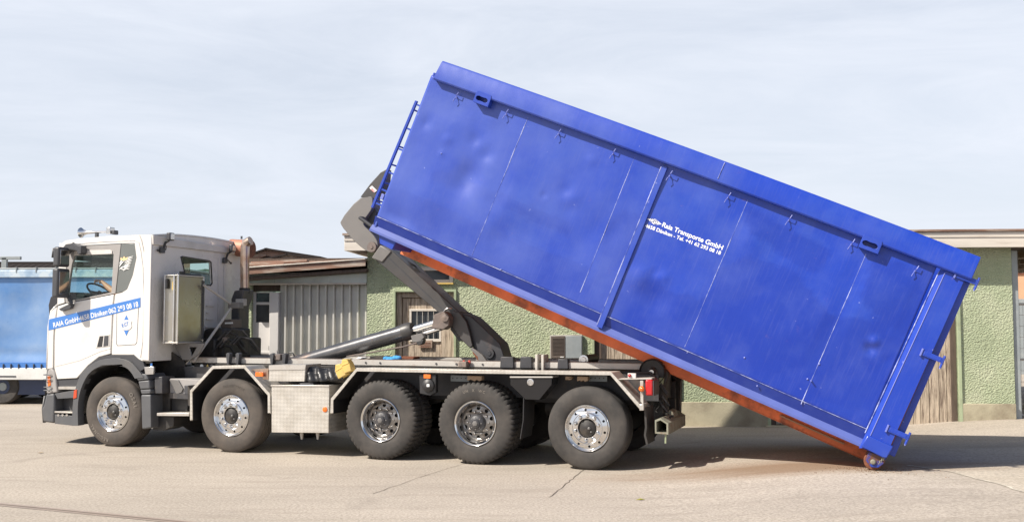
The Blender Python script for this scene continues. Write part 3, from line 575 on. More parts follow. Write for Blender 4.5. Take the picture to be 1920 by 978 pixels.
# ---- mirrors (near and far)
def mirror(n0, n1, px0):
    s1, z1 = T.at(px0, 463, -.25); s2, z2 = T.at(px0, 500, -.25); s3, z3 = T.at(px0, 503, -.25); s4, z4 = T.at(px0, 558, -.25)
    mm = MB().box(s3-.05, s3+.07, n0, n1, z4, z3).build('mirror', M['dark_trim'], truck, bevel=.035, seg=4)
    MB().box(s3+.071, s3+.076, n0+.03, n1-.03, z4+.06, z3-.05).build('mirror_glass', M['chrome'], mm, bevel=.002)
    mu = MB().box(s1-.05, s1+.07, n0+.02, n1, z2, z1).build('mirror', M['dark_trim'], truck, bevel=.035, seg=4)
    MB().box(s1+.071, s1+.076, n0+.05, n1-.03, z2+.04, z1-.04).build('mirror_glass', M['chrome'], mu, bevel=.002)
    e = n1 if n0 < 0 else n0
    lo = T.at(136, 572, 0)
    MB().tube([(s3+.02, e, z4+.05), (s3+.10, e+(.0 if n0 < 0 else 0), z4-.07), (lo[0]-.05, 0 if n0 < 0 else 2.5, lo[1]+.02)], .03, 8).build('mirror_arm', M['dark_trim'], mm)
    up = T.at(150, 464, 0)
    MB().tube([(s1+.02, e, z1-.02), (s1+.12, e, z1+.035), (up[0], 0.02 if n0 < 0 else 2.48, up[1])], [.03, .05, .03], 8).build('mirror_arm', M['dark_trim'], mu)
mirror(-.36, -.10, 112); mirror(2.60, 2.86, 112)
MB().plate(P([(113,579),(133,569),(139,570),(136,578),(118,583)], -.02), -.06, -.0).build('mirror_foot', M['dark_trim'], truck, bevel=.01)
MB().plate(P([(118,468),(126,458),(140,456),(156,461),(156,475),(150,478),(146,470),(132,468),(122,478)], -.1), -.14, -.02).build('visor_end', M['dark_trim'], truck, bevel=.012)
# ---- interior
din = MB()
dz = T.at(160, 556)[1]; ds = T.at(165, 550)[0]
din.plate(P([(108,572),(112,556),(132,549),(150,548),(170,552),(186,556),(188,600),(110,600)], .3), .10, 2.40)
din.build('dashboard', M['seat'], truck, bevel=.03)
MB().box(-1.1, CS-.06, .07, 2.43, zb+.0, zb+.05).build('cab_floor', M['black'], truck)
for n_ in (.25, 1.65):
    st = MB().plate([(.02, 1.62), (.50, 1.58), (.60, 1.70), (.56, 1.80), (.05, 1.78)], n_, n_+.5).build('driver_seat', M['seat'], truck, bevel=.05, seg=3)
    MB().plate([(.42, 1.74), (.52, 2.45), (.62, 2.50), (.62, 1.74)], n_+.03, n_+.47).build('backrest', M['seat'], st, bevel=.05, seg=3)
    MB().box(.50, .60, n_+.13, n_+.37, 2.50, 2.72).build('headrest', M['seat'], st, bevel=.04, seg=3)
    MB().box(.1, .5, n_+.1, n_+.4, zb+.05, 1.62).build('seat_base', M['black'], st)
sw_c = Vector(T.at3(190, 547, .46)); tilt = R(38)
MW = Matrix.Translation(sw_c+Vector((-.02, 0, 0))) @ Matrix.Rotation(tilt, 4, 'Y')
ring = [MW @ Vector((.22*math.cos(2*math.pi*i/28), .22*math.sin(2*math.pi*i/28), 0)) for i in range(29)]
swh = MB().tube(ring, .016, 8, cap=False).build('steering_wheel', M['black'], truck)
MB().tube([MW @ Vector((0, -.21, 0)), MW @ Vector((0, 0, -.02)), MW @ Vector((0, .21, 0))], .018, 6).tube([MW @ Vector((0, 0, 0)), MW @ Vector((0, 0, -.5))], .04, 8).build('steering_column', M['black'], swh)
# ---- roof kit
a = T.at3(152, 436, .9); b_ = T.at3(212, 434, .9)
hn = MB().tube([(a[0]-.0, .9, a[2]), (a[0]+.05, .9, a[2]), (a[0]+.12, .9, a[2]), (a[0]+.3, .9, a[2]), (b_[0]-.1, .9, b_[2])], [.085, .05, .028, .02, .018], 16).build('air_horn', M['chrome'], truck)
MB().box(b_[0]-.10, b_[0]-.02, .85, .97, b_[2]-.04, b_[2]+.07).build('horn_bracket', M['chrome_dull'], hn, bevel=.01)
MB().box(b_[0]+.0, b_[0]+.06, .86, .96, b_[2]-.05, b_[2]+.02).build('horn_valve', M['dark_trim'], hn, bevel=.01)
MB().box(a[0]+.30, a[0]+.34, .88, .93, a[2]-.10, a[2]).build('horn_foot', M['dark_trim'], hn)
def worklight(px, py, nn=None):
    n_, z = T.back(px, py, CS+.10)
    lt = MB().box(CS+.08, CS+.15, n_-.06, n_+.06, z+.0, z+.12).build('work_light', M['dark_trim'], truck, bevel=.015)
    MB().box(CS+.151, CS+.156, n_-.045, n_+.045, z+.015, z+.105).build('lens', M['chrome_dull'], lt, bevel=.003)
    MB().tube([(CS+.10, n_, z+.01), (CS+.05, n_-.03, z-.03), (CS+.03, n_-.06, z-.13)], .018, 8).build('lamp_stalk', M['black'], lt)
    MB().box(CS+.0, CS+.045, n_-.12, n_-.02, z-.19, z-.10).build('lamp_mount', M['dark_trim'], lt, bevel=.01)
worklight(318, 451); worklight(434, 472)
cb = [T.back(x, y, CS+.02) for x, y in ((312,459),(311,468),(296,469))]
MB().tube([(CS+.02, *p) for p in cb], .008, 6).ball((CS+.02, *cb[-1]), .018, 8).build('lamp_cable', M['black'], truck)
cb = [T.back(x, y, CS+.02) for x, y in ((422,484),(428,488),(433,493))]
MB().tube([(CS+.02, *p) for p in cb], .008, 6).ball((CS+.02, *cb[-1]), .018, 8).build('lamp_cable', M['black'], truck)
# ---- stainless tank behind the cab
SB = T.at(333, 640, .18)[0]; SA = T.at(308, 636, .18)[0]
zt2 = T.at(333, 517, .18)[1]; zb2 = T.at(333, 641, .18)[1]; nb = T.back(380, 640, SB)[0]
tk = MB().box(SA, SB, .18, nb, zb2, zt2).build('oil_tank', M['steel'], truck, bevel=.012)
for (s, n_) in ((SA, .17), (SB, .17), (SB, nb), ((SA+SB)/2+.05, .165)):
    MB().box(s-.012, s+.012, n_-.012, n_+.012, zb2-.03, zt2+.02).build('tank_edge', M['chrome_dull'], tk, bevel=.004)
MB().box(SA-.02, SB+.02, .15, nb+.02, zb2-.02, zb2).build('tank_flange', M['alu'], tk, bevel=.003)
MB().box(SA-.01, SB+.01, .16, nb+.01, zt2, zt2+.018).build('tank_flange', M['alu'], tk, bevel=.003)
MB().box(SB+.0, SB+.02, nb-.035, nb-.005, zb2+.03, zt2-.05).build('tank_gauge', M['dark_trim'], tk)
MB().tube([T.at3(313,522,.15), T.at3(312.5,541,.15)], .02, 8).build('level_gauge', M['black'], tk)
MB().plate(P([(323.5,528),(326,528),(325,543),(322.5,543)], .16), .156, .16).build('tank_label', M['yellow'], tk)
fc = Vector((SB-.12, .42, zt2)); MB().lathe([(0, .08), (.045, .08), (.045, .02), (.035, .0)], fc, 'z', 16).build('filler_cap', M['black'], tk, smooth=30)
MB().tube([fc+Vector((0, .05, .03)), fc+Vector((.04, .2, .02)), fc+Vector((.04, .38, .03))], .025, 8).build('tank_hose', M['black'], tk)
MB().plate([(SA-.02, zb2-.02), (SB+.28, zb2-.02), (SB+.18, zb2-.18), (SB+.02, 1.30), (SB-.12, 1.30), (SA+.05, zb2-.14)], .45, .49, [[(SB+.0, zb2-.08), (SB+.14, zb2-.08), (SB+.05, zb2-.22)]]).build('tank_bracket', M['arm_light'], truck, bevel=.01)
j = T.at3(437, 572, 1.3)
MB().tube([T.at3(382, 534, nb*.9), j], .022, 8).build('brace_tube', M['frame_grey'], truck)
MB().tube([j, T.at3(362, 678, .5)], .022, 8).build('brace_tube', M['frame_grey'], truck)
MB().box(j[0]-.06, j[0]+.16, j[1]-.06, j[1]+.06, j[2]-.05, j[2]+.05).build('brace_joint', M['arm_light'], truck, bevel=.01)
# ---- exhaust
e0 = Vector(T.at3(459, 543, 1.95)); e1 = Vector(T.at3(459, 482, 1.95)); e2 = Vector(T.at3(459.5, 462, 1.95)); e3 = Vector(T.at3(470, 451, 1.95))
MB().tube([e0, e1, e2, e2+Vector((.015, 0, .06)), e3], .075, 16).build('exhaust_stack', M['exhaust'], truck, smooth=60)
MB().tube([e0+Vector((0, 0, -.06)), e0+Vector((0, 0, .03))], .092, 16).build('exhaust_clamp', M['engine'], truck)
m0 = Vector(T.at3(431, 464, 2.2)); m1 = Vector(T.at3(468, 466, 2.2))
MB().tube([m0, m0+Vector((.03, 0, 0)), m1], [.09, .145, .145], 20).build('air_intake', M['copper'], truck, smooth=40)
MB().tube([m1+Vector((-.02, 0, 0)), m1+Vector((.03, 0, 0))], .15, 20).build('intake_band', M['rust'], truck, smooth=40)
MB().tube([m0+Vector((.22, 0, .14)), m0+Vector((.22, 0, .19)), m0+Vector((.24, 0, .19)), m0+Vector((.24, 0, .14))], .008, 6).build('lifting_eye', M['dark_trim'], truck)
MB().plate(P([(447,545),(465,543),(462,560),(456,575),(455,640),(460,655),(458,672),(440,674),(441,560)], 1.9), 1.78, 2.08).build('silencer', M['chassis'], truck, bevel=.02)
MB().plate(P([(444,560),(458,560),(458,573),(444,573)], 1.7), 1.66, 1.78).build('silencer_bracket', M['frame_grey'], truck, bevel=.01)
MB().plate(P([(403,618),(414,614),(440,616),(440,672),(397,672)], 1.3), 1.0, 1.75).build('engine_block', M['engine'], truck, bevel=.03)
MB().plate(P([(419,600),(440,598),(440,615),(421,616)], 1.4), 1.3, 1.6).build('battery_box', M['louvre'], truck, bevel=.01)
MB().plate(P([(422,604),(436,603.5),(436,606.5),(422,607)], 1.29), 1.285, 1.3).build('battery_label', M['whitetext'], truck)
for i in range(7):
    x = 398+rnd.random()*40; y = 628+rnd.random()*38
    a = Vector(T.at3(x, y, .9)); MB().tube([a, a+Vector((.1, .05, .12)), a+Vector((.25, .1, .08)), a+Vector((.35, .2, -.1))], .02, 7).build('hose', M['engine'], truck)
MB().plate(P([(418,632),(428,631),(426,641),(418,641)], .95), .93, .99).build('valve_block', M['clevis'], truck, bevel=.005)
MB().box(CS+.05, CS+.5, .9, 2.2, 1.2, 1.62).build('engine_cover', M['engine'], truck, bevel=.03)
MB().plate(P([(284,642),(300,641),(315,655),(345,676),(352,736),(286,736)], .5), .5, .54).build('splash_guard', M['engine'], truck, bevel=.01)
# ---- chassis and hooklift sub-frame
zf = 1.02
MB().box(-1.0, 8.25, .80, .88, .78, 1.06).box(-1.0, 8.25, 1.62, 1.70, .78, 1.06).build('chassis_frame', M['chassis'], truck, bevel=.008)
for s in (1.0, 2.9, 3.6, 4.9, 6.6, 7.9): MB().box(s, s+.12, .88, 1.62, .82, 1.02).build('cross_member', M['chassis'], truck)
MB().box(CS+.35, 8.0, .58, 1.92, 1.08, 1.24).build('sub_frame', M['engine'], truck, bevel=.01)
rs0 = T.at(357, 679, .62)[0]; rs1, rz1 = T.at(1246, 685, .62); zr0 = 1.255; zr1 = 1.335
for n_ in (.60, 1.78):
    MB().plate([(rs0, zr0), (rs1-.12, zr0), (rs1, zr1), (rs0, zr1)], n_, n_+.12).build('deck_rail', M['frame_grey'], truck, bevel=.006)
    MB().box(rs0, rs1-.15, n_+.0, n_+.12, zr1+.001, zr1+.008).build('rail_cap', M['clevis'], truck)
for xx in (686, 713, 818, 856, 905):
    s = T.at(xx, 681, .6)[0]; MB().plate(circ(s, 1.295, .014, 10), .590, .599).build('rail_bolt', M['dark_trim'], truck)
for xx in (428, 446, 510, 533):
    s = T.at(xx, 680, .56)[0]; MB().plate([(s, 1.24), (s+.03, 1.24), (s+.05, 1.40), (s+.02, 1.42), (s-.02, 1.40)], .52, .60).build('rail_hook', M['dark_trim'], truck, bevel=.006)
s, z = T.at(518, 667, .6); MB().box(s-.05, s+.10, .55, .75, z-.06, z+.03).build('valve_block', M['clevis'], truck, bevel=.01)
s, z = T.at(545, 668, .7); MB().tube([(s+.06*math.cos(t), .7, z+.06*math.sin(t)) for t in [R(a) for a in range(0, 200, 20)]], .01, 6).build('hose', M['black'], truck)
for x0, x1, yt in ((940,966,668),(977,1000,668),(1047,1068,672)):
    s0, z0 = T.at(x0, yt, .62); s1 = T.at(x1, yt, .62)[0]
    MB().plate([(s0, 1.25), (s1, 1.25), (s1-.01, z0), (s0+.01, z0)], .56, .66).build('guide_plate', M['arm_dark'], truck, bevel=.01)
s0 = T.at(1005, 680, .56)[0]; s1 = T.at(1021, 680, .56)[0]
MB().box(s0, s0+.035, .52, .75, 1.22, 1.44).box(s1-.035, s1, .52, .75, 1.22, 1.44).box(s0+.035, s1-.035, .70, .75, 1.22, 1.42).build('guide_bracket', M['frame_grey'], truck, bevel=.006)
for xx in (870, 880): MB().ball(T.at3(xx, 678, .56), .025, 8).build('warning_tag', M['redtext'], truck)
s, z = T.at(868, 685, .5); MB().box(s-.05, s+.07, .45, .60, z-.02, z+.06).build('latch', M['clevis'], truck, bevel=.01)
r0 = Vector(T.at3(1094, 674, .75)); MB().tube([r0, r0+Vector((0, .6, 0))], .065, 20).build('deck_roller', M['arm_dark'], truck, smooth=40)
MB().lathe([(.0, -.012), (.035, -.012), (.04, -.004), (.065, -.002), (.066, .0)], r0, 'y', 20).build('roller_cap', M['chrome_dull'], truck, smooth=40)
for px_, c_ in ((377, 'whitetext'), (388, 'yellow'), (396, 'arm_light')):
    a = T.at(px_, 686, .56); MB().plate(circ(a[0], a[1], .03, 12 if c_ != 'yellow' else 3, R(90)), .572, .578).build('warning_sticker', M[c_], truck)
# ---- lifting cylinders
def cyl(n_, c0=(546,684), c1=(769,620), c2=(833,601)):
    a = Vector(T.at3(*c0, n_)); b_ = Vector(T.at3(*c1, n_)); c = Vector(T.at3(*c2, n_))
    y = MB().tube([a, b_], .118, 28).build('lift_cylinder', M['cyl'], truck, smooth=40)
    d = (b_-a).normalized()
    MB().tube([b_-d*.10, b_-d*.0, b_+d*.05], [.130, .130, .11], 28).build('cylinder_gland', M['arm'], y, smooth=30)
    MB().tube([b_, c], .055, 20).build('piston_rod', M['chrome'], y, smooth=40)
    e = c
    MB().plate([(e.x-.16, e.z-.11), (e.x-.12, e.z+.09), (e.x+.03, e.z+.14), (e.x+.12, e.z+.06), (e.x+.12, e.z-.06), (e.x+.02, e.z-.13)], n_-.10, n_+.10).build('rod_clevis', M['clevis'], y, bevel=.015)
    MB().lathe([(0, -.135), (.02, -.135), (.03, -.13), (.06, -.13), (.065, -.12), (.065, .0)], (e.x+.06, n_, e.z+.05), 'y', 20).build('pin_boss', M['clevis'], y, smooth=30)
    return b_, c
b1, c1_ = cyl(.95); cyl(1.50)
sm0 = Vector(T.at3(796, 625, .95)); sm1 = Vector(T.at3(836, 612, .95))
MB().tube([sm0, sm1], .035, 16).build('slim_rod', M['chrome'], truck, smooth=40)
MB().plate(P([(772,629),(792,624),(798,632),(790,640),(775,641)], .9), .86, .98).build('rod_bracket', M['arm_light'], truck, bevel=.01)
MB().tube([T.at3(790,640,.86), T.at3(755,650,.86), T.at3(650,668,.86)], .012, 7).build('hydraulic_pipe', M['clevis'], truck)
MB().plate(P([(783,640),(797,636),(794,644),(786,647)], .85), .8, .9).build('pipe_clamp', M['black'], truck, bevel=.006)
# ---- arm: main boom, knee, hook
NB0, NB1 = 1.05, 1.42
boom = P([(713,461),(735,470),(862,585),(842,606),(837,597.5),(698,482)], NB0)
bo = MB().plate(boom, NB0, NB1).build('boom', M['arm'], truck, bevel=.012, seg=2)
MB().plate(P([(713,459),(734,471),(716,492),(696,483)], NB0-.02), NB0-.02, NB1+.02).build('boom_cap', M['arm_light'], bo, bevel=.015)
MB().plate(P([(722,478),(723.5,476.5),(842,590),(841,592)], NB0-.002), NB0-.004, NB0+.0).build('boom_weld', M['arm_dark'], bo)
MB().plate(P([(738,470),(760,482),(800,520),(870,586),(866,590),(735,472)], NB1-.1), NB1-.12, NB1+.10).build('boom_top_flange', M['arm_dark'], bo, bevel=.01)
MB().tube([T.at3(762,490,NB1-.2), T.at3(778,498,NB1-.2), T.at3(790,516,NB1-.2)], .015, 6).build('boom_hose', M['black'], bo)
cc = T.at(842, 589, NB0); MB().tube([(cc[0]+.09*math.cos(R(t)), NB0-.005, cc[1]+.09*math.sin(R(t))) for t in range(60, 215, 15)], .008, 6).build('wear_ring', M['chrome_dull'], bo)
kn1 = P([(838,596),(848,582),(862,586),(874,602),(880,622),(886,648),(881,652),(862,634),(846,608)], NB0-.06)
kn = MB().plate(kn1, NB0-.06, NB0+.0).plate(kn1, NB1, NB1+.06).build('knee_plate', M['arm'], truck, bevel=.01)
kn2 = P([(850,583),(872,589),(885,594),(902,610),(937,644),(945,670),(946,682),(905,682),(886,650),(876,612),(866,596)], NB0)
MB().plate(kn2, NB0+.01, NB1-.01).build('knee_body', M['arm_dark'], kn, bevel=.012)
MB().plate(P([(886,650),(884,654),(898,668),(900,682),(919,682),(906,664)], NB0), NB0-.05, NB0+.01).build('knee_shoe', M['arm_light'], kn, bevel=.006)
MB().plate(P([(882,655),(895,664),(903,676),(896,680),(884,662)], NB0), NB0+.05, NB1).build('knee_stop', M['rust'], kn, bevel=.006)
pc = T.at(918, 662, NB0); MB().lathe([(0, -.03), (.03, -.03), (.035, -.02), (.07, -.02), (.075, .0), (.075, .02)], (pc[0], NB0, pc[1]), 'y', 24).build('pivot_pin', M['arm_dark'], kn, smooth=30)
MB().plate(P([(845,607),(862,634),(866,637),(860,640),(843,617)], NB0), NB0+.02, NB1).build('knee_web', M['arm_dark'], kn, bevel=.006)
hk = P([(698,368),(689,369),(672,371),(636.5,414),(641,425),(652,438),(659,447),(672,459),(686,470),(696,474),(706,468),(709,456),(703,444),(694,434),(683,424),(681,418),(684,410),(690,402),(697,392),(699,380)], NB0+.05)
ho = MB().plate(smooth_poly(hk, 1), NB0+.05, NB1-.05).build('hook_head', M['arm_light'], truck, bevel=.02, seg=3)
MB().plate(P([(724,316),(712,323),(692,345),(674,369),(690,369),(700,374),(712,362),(722,340)], NB0+.08), NB0+.10, NB1-.10).build('hook_plate', M['arm'], ho, bevel=.01)
pc = T.at(697, 463, NB0+.03); MB().lathe([(0, -.03), (.025, -.03), (.03, -.02), (.075, -.02), (.08, .0), (.08, .06)], (pc[0], NB0+.04, pc[1]), 'y', 24).build('hook_pin', M['clevis'], ho, smooth=30)
MB().plate(P([(692,352),(697,348),(706,357),(701,361)], NB0+.08), NB0+.09, NB0+.098).build('warning_sticker', M['whitetext'], ho, smooth=0)
a = T.at(694, 355, NB0+.08); lettering('TRO', a, .075, R(-38), NB0+.085, M['redtext'], ho, height=.035)
MB().plate(P([(690,394),(700,386),(706,398),(700,414),(712,420),(703,434),(689,420),(686,404)], NB0+.12), NB0+.13, NB1-.13).build('safety_latch', M['arm_dark'], ho, bevel=.01)
# ---- aluminium mudguards
MG = .46
def guard(px):
    o = MB().strip(P(px, -.0), 0, MG, .012).build('mudguard', M['diamond'], truck, bevel=.002)
    MB().strip([(a, b_+.012) for a, b_ in P(px, -.0)], -.012, .004, .045).build('mudguard_lip', M['diamond'], o, bevel=.002)
def guard_liner(px):
    pts = P(px); inn = []
    for i in range(len(pts)):
        a = Vector(pts[max(i-1, 0)]); b_ = Vector(pts[min(i+1, len(pts)-1)]); d = (b_-a).normalized(); inn.append((pts[i][0]+d.y*.020, pts[i][1]-d.x*.020))
    MB().strip(inn, .03, MG-.01, .012).build('mudguard_liner', M['black'], truck)
guard_liner([(357,788),(357,733),(399,687),(460,686),(507,739),(508,775)]); guard_liner([(620,775),(621,748),(669,691),(900,695),(1146,698),(1204,763)])
guard([(357,788),(357,733),(399,687),(460,686),(507,739),(508,775)])
guard([(620,775),(621,748),(669,691),(900,695),(1146,698),(1204,763)])
for n_, pts in ((.47, [(358,786),(358,735),(400,689),(459,688),(506,741),(507,700),(560,700),(560,760),(300,760),(300,738)]),):
    pass
MB().box(T.at(290,720)[0], T.at(1220,720)[0], .50, .53, .86, 1.20).build('side_plate', M['chassis'], truck)
# ---- between wheel one and two
bx = MB().plate(P([(318,709),(374,711),(374,744),(318,746)], .2), .2, .5).build('battery_box', M['grey_trim'], truck, bevel=.012)
MB().plate(P([(319,736),(360,738),(360,748),(319,746)], .19), .17, .2).build('box_trim', M['chassis'], bx, bevel=.006)
MB().plate(P([(347,722),(359,722),(358,740),(347,740)], .19), .17, .198).build('box_catch', M['dark_trim'], bx, bevel=.006)
MB().plate(P([(318,711),(335,712),(344,728),(341,735),(331,738),(326,726)], .19), .178, .198).build('box_vent', M['arm_light'], bx, bevel=.004)
MB().plate(P([(294,745),(352,747),(352,770),(294,770)], .3), .3, .5).build('lower_box', M['black'], truck, bevel=.01)
MB().plate(P([(287,780),(326,780),(325,799),(308,806),(286,806)], .15), .15, .5).build('lower_guard', M['black'], truck, bevel=.01)
MB().plate(P([(294,773.5),(355,773),(354,779.5),(294,779)], 0), .0, .22).build('cab_step', M['alu'], truck, bevel=.004)
MB().plate(P([(286,712),(318,710),(318,776),(300,776),(290,770)], .25), .25, .5).build('air_tank_cover', M['engine'], truck, bevel=.02)
MB().plate(P([(352,722),(358,732),(358,760),(352,760)], .02), .02, .4).build('guard_stay', M['engine'], truck)
# ---- tool boxes
tb = MB().plate(P([(509,723),(617,723.5),(616,811),(509,810)], 0), 0, .55).build('tool_box', M['diamond'], truck, bevel=.006)
MB().plate(P([(508,721),(618,721.5),(618,724),(508,723.5)], 0), -.012, .56).build('tool_box_lid', M['alu'], tb, bevel=.003)
MB().plate(P([(562,717),(586,717),(588,721.4),(562,721.4)], .05), .05, .25).build('lid_handle', M['dark_trim'], tb, bevel=.004)
oc = T.at(609.5, 767); MB().lathe([(0, -.018), (.02, -.018), (.036, -.010), (.038, 0)], (oc[0], 0, oc[1]), 'y', 20).build('side_reflector', M['orange'], tb, smooth=40)
for x in (562, 592): MB().plate(P([(x,811),(x+5,811),(x+4,823),(x+2,823)], .1), .1, .13).build('box_foot', M['frame_grey'], tb)
ub = MB().plate(P([(505,686),(573,684.5),(571,714.5),(503,714)], .04), .04, .45).build('upper_box', M['diamond'], truck, bevel=.008)
MB().plate(P([(504,684),(573.5,683),(572.5,692),(503.5,693)], .03), .028, .46).build('box_lid', M['alu'], ub, bevel=.004)
mk = MB().plate(P([(480,697),(494,697.5),(494,705.5),(480,705)], .02), .0, .03).build('side_marker', M['orange'], truck, bevel=.004)
MB().plate(P([(470,692),(503,690),(503,711),(494,711),(486,700)], .05), .05, .08).build('marker_plate', M['exhaust'], truck)
# tarp bundle
tv = []; tf = []
t0 = P([(572,690),(640,687),(646,712),(571,716)], .1)
for i in range(25):
    for jn in range(9):
        u_ = i/24; v_ = jn/8
        p0 = Vector(t0[3]).lerp(Vector(t0[2]), u_); p1 = Vector(t0[0]).lerp(Vector(t0[1]), u_); p = p0.lerp(p1, v_)
        tv.append((p.x, .06+.10*v_**2+.03*math.sin(u_*23+v_*3)+.02*noise.noise(Vector((u_*9, v_*4, 1))), p.y+.02*math.sin(u_*9)*v_))
for i in range(24):
    for jn in range(8): tf.append((i*9+jn, (i+1)*9+jn, (i+1)*9+jn+1, i*9+jn+1))
o = MB().add(tv, tf).build('tarp_cover', M['tarp'], truck, smooth=80); sd = o.modifiers.new('s', 'SOLIDIFY'); sd.thickness = .02
MB().box(T.at(573,700)[0], T.at(640,700)[0], .2, .5, 1.02, 1.22).build('valve_housing', M['engine'], truck, bevel=.02)
# ---- fittings between drive wheels
rb_ = MB().plate(P([(786,701),(817,702),(817,735),(806,741),(787,737)], .03), .03, .12).build('lamp_plate', M['black'], truck, bevel=.006)
MB().plate(P([(795,701),(808,701.5),(808,709),(795,708.5)], .02), .005, .03).build('side_marker', M['orange'], rb_, bevel=.004)
ac = T.at(803, 722, .02); MB().lathe([(0, -.06), (.05, -.055), (.085, -.03), (.09, .0)], (ac[0], .03, ac[1]), 'y', 24).build('spring_chamber', M['black'], rb_, smooth=40)
MB().plate(P([(800,719.5),(805,719.5),(805,724.5),(800,724.5)], -.035), -.036, -.03).build('chamber_label', M['whitetext'], rb_)
wb_ = MB().plate(P([(957,706),(1035,706),(1034,721),(1011,749),(985,748),(957,721)], .02), .02, .3).build('wedge_box', M['blackgloss'], truck, bevel=.004)
MB().plate(P([(956,705),(1036,705),(1036,707.5),(956,707.5)], .0), .0, .3).build('wedge_box_rim', M['frame_grey'], wb_)
lc = T.at(994, 716, .0); MB().lathe([(.045, .0), (.045, -.01), (.036, -.012), (.034, -.004), (0, -.004)], (lc[0], .02, lc[1]), 'y', 20).box(lc[0]-.035, lc[0]+.035, .004, .012, lc[1]-.006, lc[1]+.006).build('box_lock', M['chrome_dull'], wb_, smooth=30)
for x0, x1, y0, y1 in ((876,903,704,712),(1082,1102,705,713),(1060,1072,705,710)):
    MB().plate(P([(x0,y0),(x1,y0+.5),(x1,y1),(x1-5,y1+2),(x1-9,y1-1),(x1-13,y1+2),(x0+6,y1-1),(x0,y1+1)], .1), .1, .2).build('guard_bracket', M['yellow' if False else 'tan_strip'], truck, bevel=.003)
for xa in (845, 1104):
    pl = MB().plate(P([(xa,703),(xa+34,704),(xa+34,715),(xa,714)], .3), .3, .32).build('perforated_strip', M['metalgrey'], truck)
    for k in range(4):
        h_ = T.at(xa+4+8*k, 708.5, .3); MB().plate(circ(h_[0], h_[1], .008, 8), .296, .3).build('strip_hole', M['black'], pl)
for s in (T.at(992,770,.25)[0],):
    MB().strip([(s, 1.0), (s-.01, .6), (s-.05, .36)], .05, .5, .012).build('mud_flap', M['black'], truck)
MB().strip(P([(1211,763),(1213,800),(1211,815),(1215,832)], .05), .05, .5, .025).build('mud_flap', M['rubber'], truck)
# ---- tail
MB().plate(P([(1199,757),(1207,757),(1207,769),(1199,769)], -.01), -.015, .2).build('guard_end', M['alu'], truck, bevel=.006)
bp_ = MB().plate(P([(1160,709.5),(1222,708),(1222,711),(1160,711)], .05), .05, .25).build('lamp_bracket', M['frame_grey'], truck, bevel=.004)
MB().plate(P([(1177,699),(1192,699.5),(1192,708.5),(1177,708)], .08), .08, .12).build('switch_box', M['white_dull'], bp_, bevel=.003)
MB().ball(T.at3(1180.5,703.5,.07), .022, 10).build('switch_button', M['red'], bp_)
MB().plate(P([(1200,713),(1206,713),(1206,758),(1201,752)], .05), .05, .08).build('lamp_post', M['frame_grey'], truck)
tl = T.at3(1213, 726, .04)
lm = MB().box(tl[0]-.02, tl[0]+.075, .03, .38, tl[2]-.10, tl[2]+.10).build('tail_light', M['red'], truck, bevel=.02, seg=3)
MB().box(tl[0]+.076, tl[0]+.09, .03, .38, tl[2]-.10, tl[2]+.09).build('lamp_rim', M['chassis'], lm, bevel=.01)
MB().ball(T.at3(1203,728.5,.02), .038, 12).build('side_marker', M['orange'], truck)
rr = Vector(T.at3(1222, 697, .55)); rl = MB().lathe([(.06, .05), (.15, .04), (.17, .0), (.172, .01), (.172, .15), (.06, .15)], rr, 'y', 28).build('tail_roller', M['black'], truck, smooth=35)
MB().lathe([(0, -.02), (.03, -.02), (.05, .02), (.07, .05)], rr, 'y', 16).build('roller_hub', M['chrome_dull'], rl, smooth=35)
MB().lathe([(.06, .05), (.15, .04), (.17, .0), (.172, .01), (.172, .15), (.06, .15)], rr+Vector((0, 1.3, 0)), 'y', 28).build('tail_roller', M['black'], truck, smooth=35)
MB().tube([T.at3(1190,699,.5), T.at3(1218,698,.48), T.at3(1228,706,.48), T.at3(1225,716,.45)], .014, 7).build('hose', M['black'], truck)
MB().plate(P([(1210,712),(1248,690),(1256,700),(1248,725),(1246,790),(1230,802),(1222,790),(1216,770),(1212,740)], .62), .60, .80).build('tail_frame', M['engine'], truck, bevel=.02)
MB().plate(P([(1210,712),(1248,690),(1256,700),(1248,725),(1246,790),(1230,802),(1222,790),(1216,770),(1212,740)], .62), 1.72, 1.90).build('tail_frame', M['engine'], truck, bevel=.02)
MB().box(8.0, 8.2, .8, 1.72, .75, 1.2).build('tail_cross_member', M['engine'], truck, bevel=.02)
for i in range(5):
    a = Vector(T.at3(1212+rnd.random()*30, 730+rnd.random()*45, .58)); MB().tube([a, a+Vector((.06, -.03, .1)), a+Vector((.14, 0, -.02))], .015, 6).build('hose', M['black'], truck)
MB().plate(P([(1236,708),(1245,707),(1243,722),(1239,718),(1236,723)], .58), .57, .6).build('paint_chip', M['green_trim'], truck)
ua = T.at(1229, 795, .08); us = .16
uc0, uz0 = T.at(1228, 812, .06); uc1, uz1 = T.at(1250, 790, .06)
bar = MB().plate([(uc0, uz0), (uc0+.17, uz0-.01), (uc0+.17, uz0+.13), (uc0+.07, uz0+.19), (uc0, uz0+.165)], .06, 1.30,
                 [[(uc0+.02, uz0+.02), (uc0+.145, uz0+.01), (uc0+.145, uz0+.12), (uc0+.07, uz0+.165), (uc0+.02, uz0+.145)]]).build('underrun_bar', M['olive'], truck, bevel=.003)
for n_ in (.62, 1.15): MB().box(uc0-.15, uc0+.06, n_, n_+.08, uz0+.02, .85).build('bar_stay', M['engine'], bar, bevel=.006)
MB().box(uc0-.02, uc0-.002, .30, 1.28, uz0+.01, uz0+.16).build('bar_backing', M['black'], bar)
MB().plate([(uc0+.03, uz0+.19), (uc0+.14, uz0+.15), (uc0+.12, uz0+.22), (uc0+.07, uz0+.25)], .65, .95).build('bar_bracket', M['olive'], bar, bevel=.01)
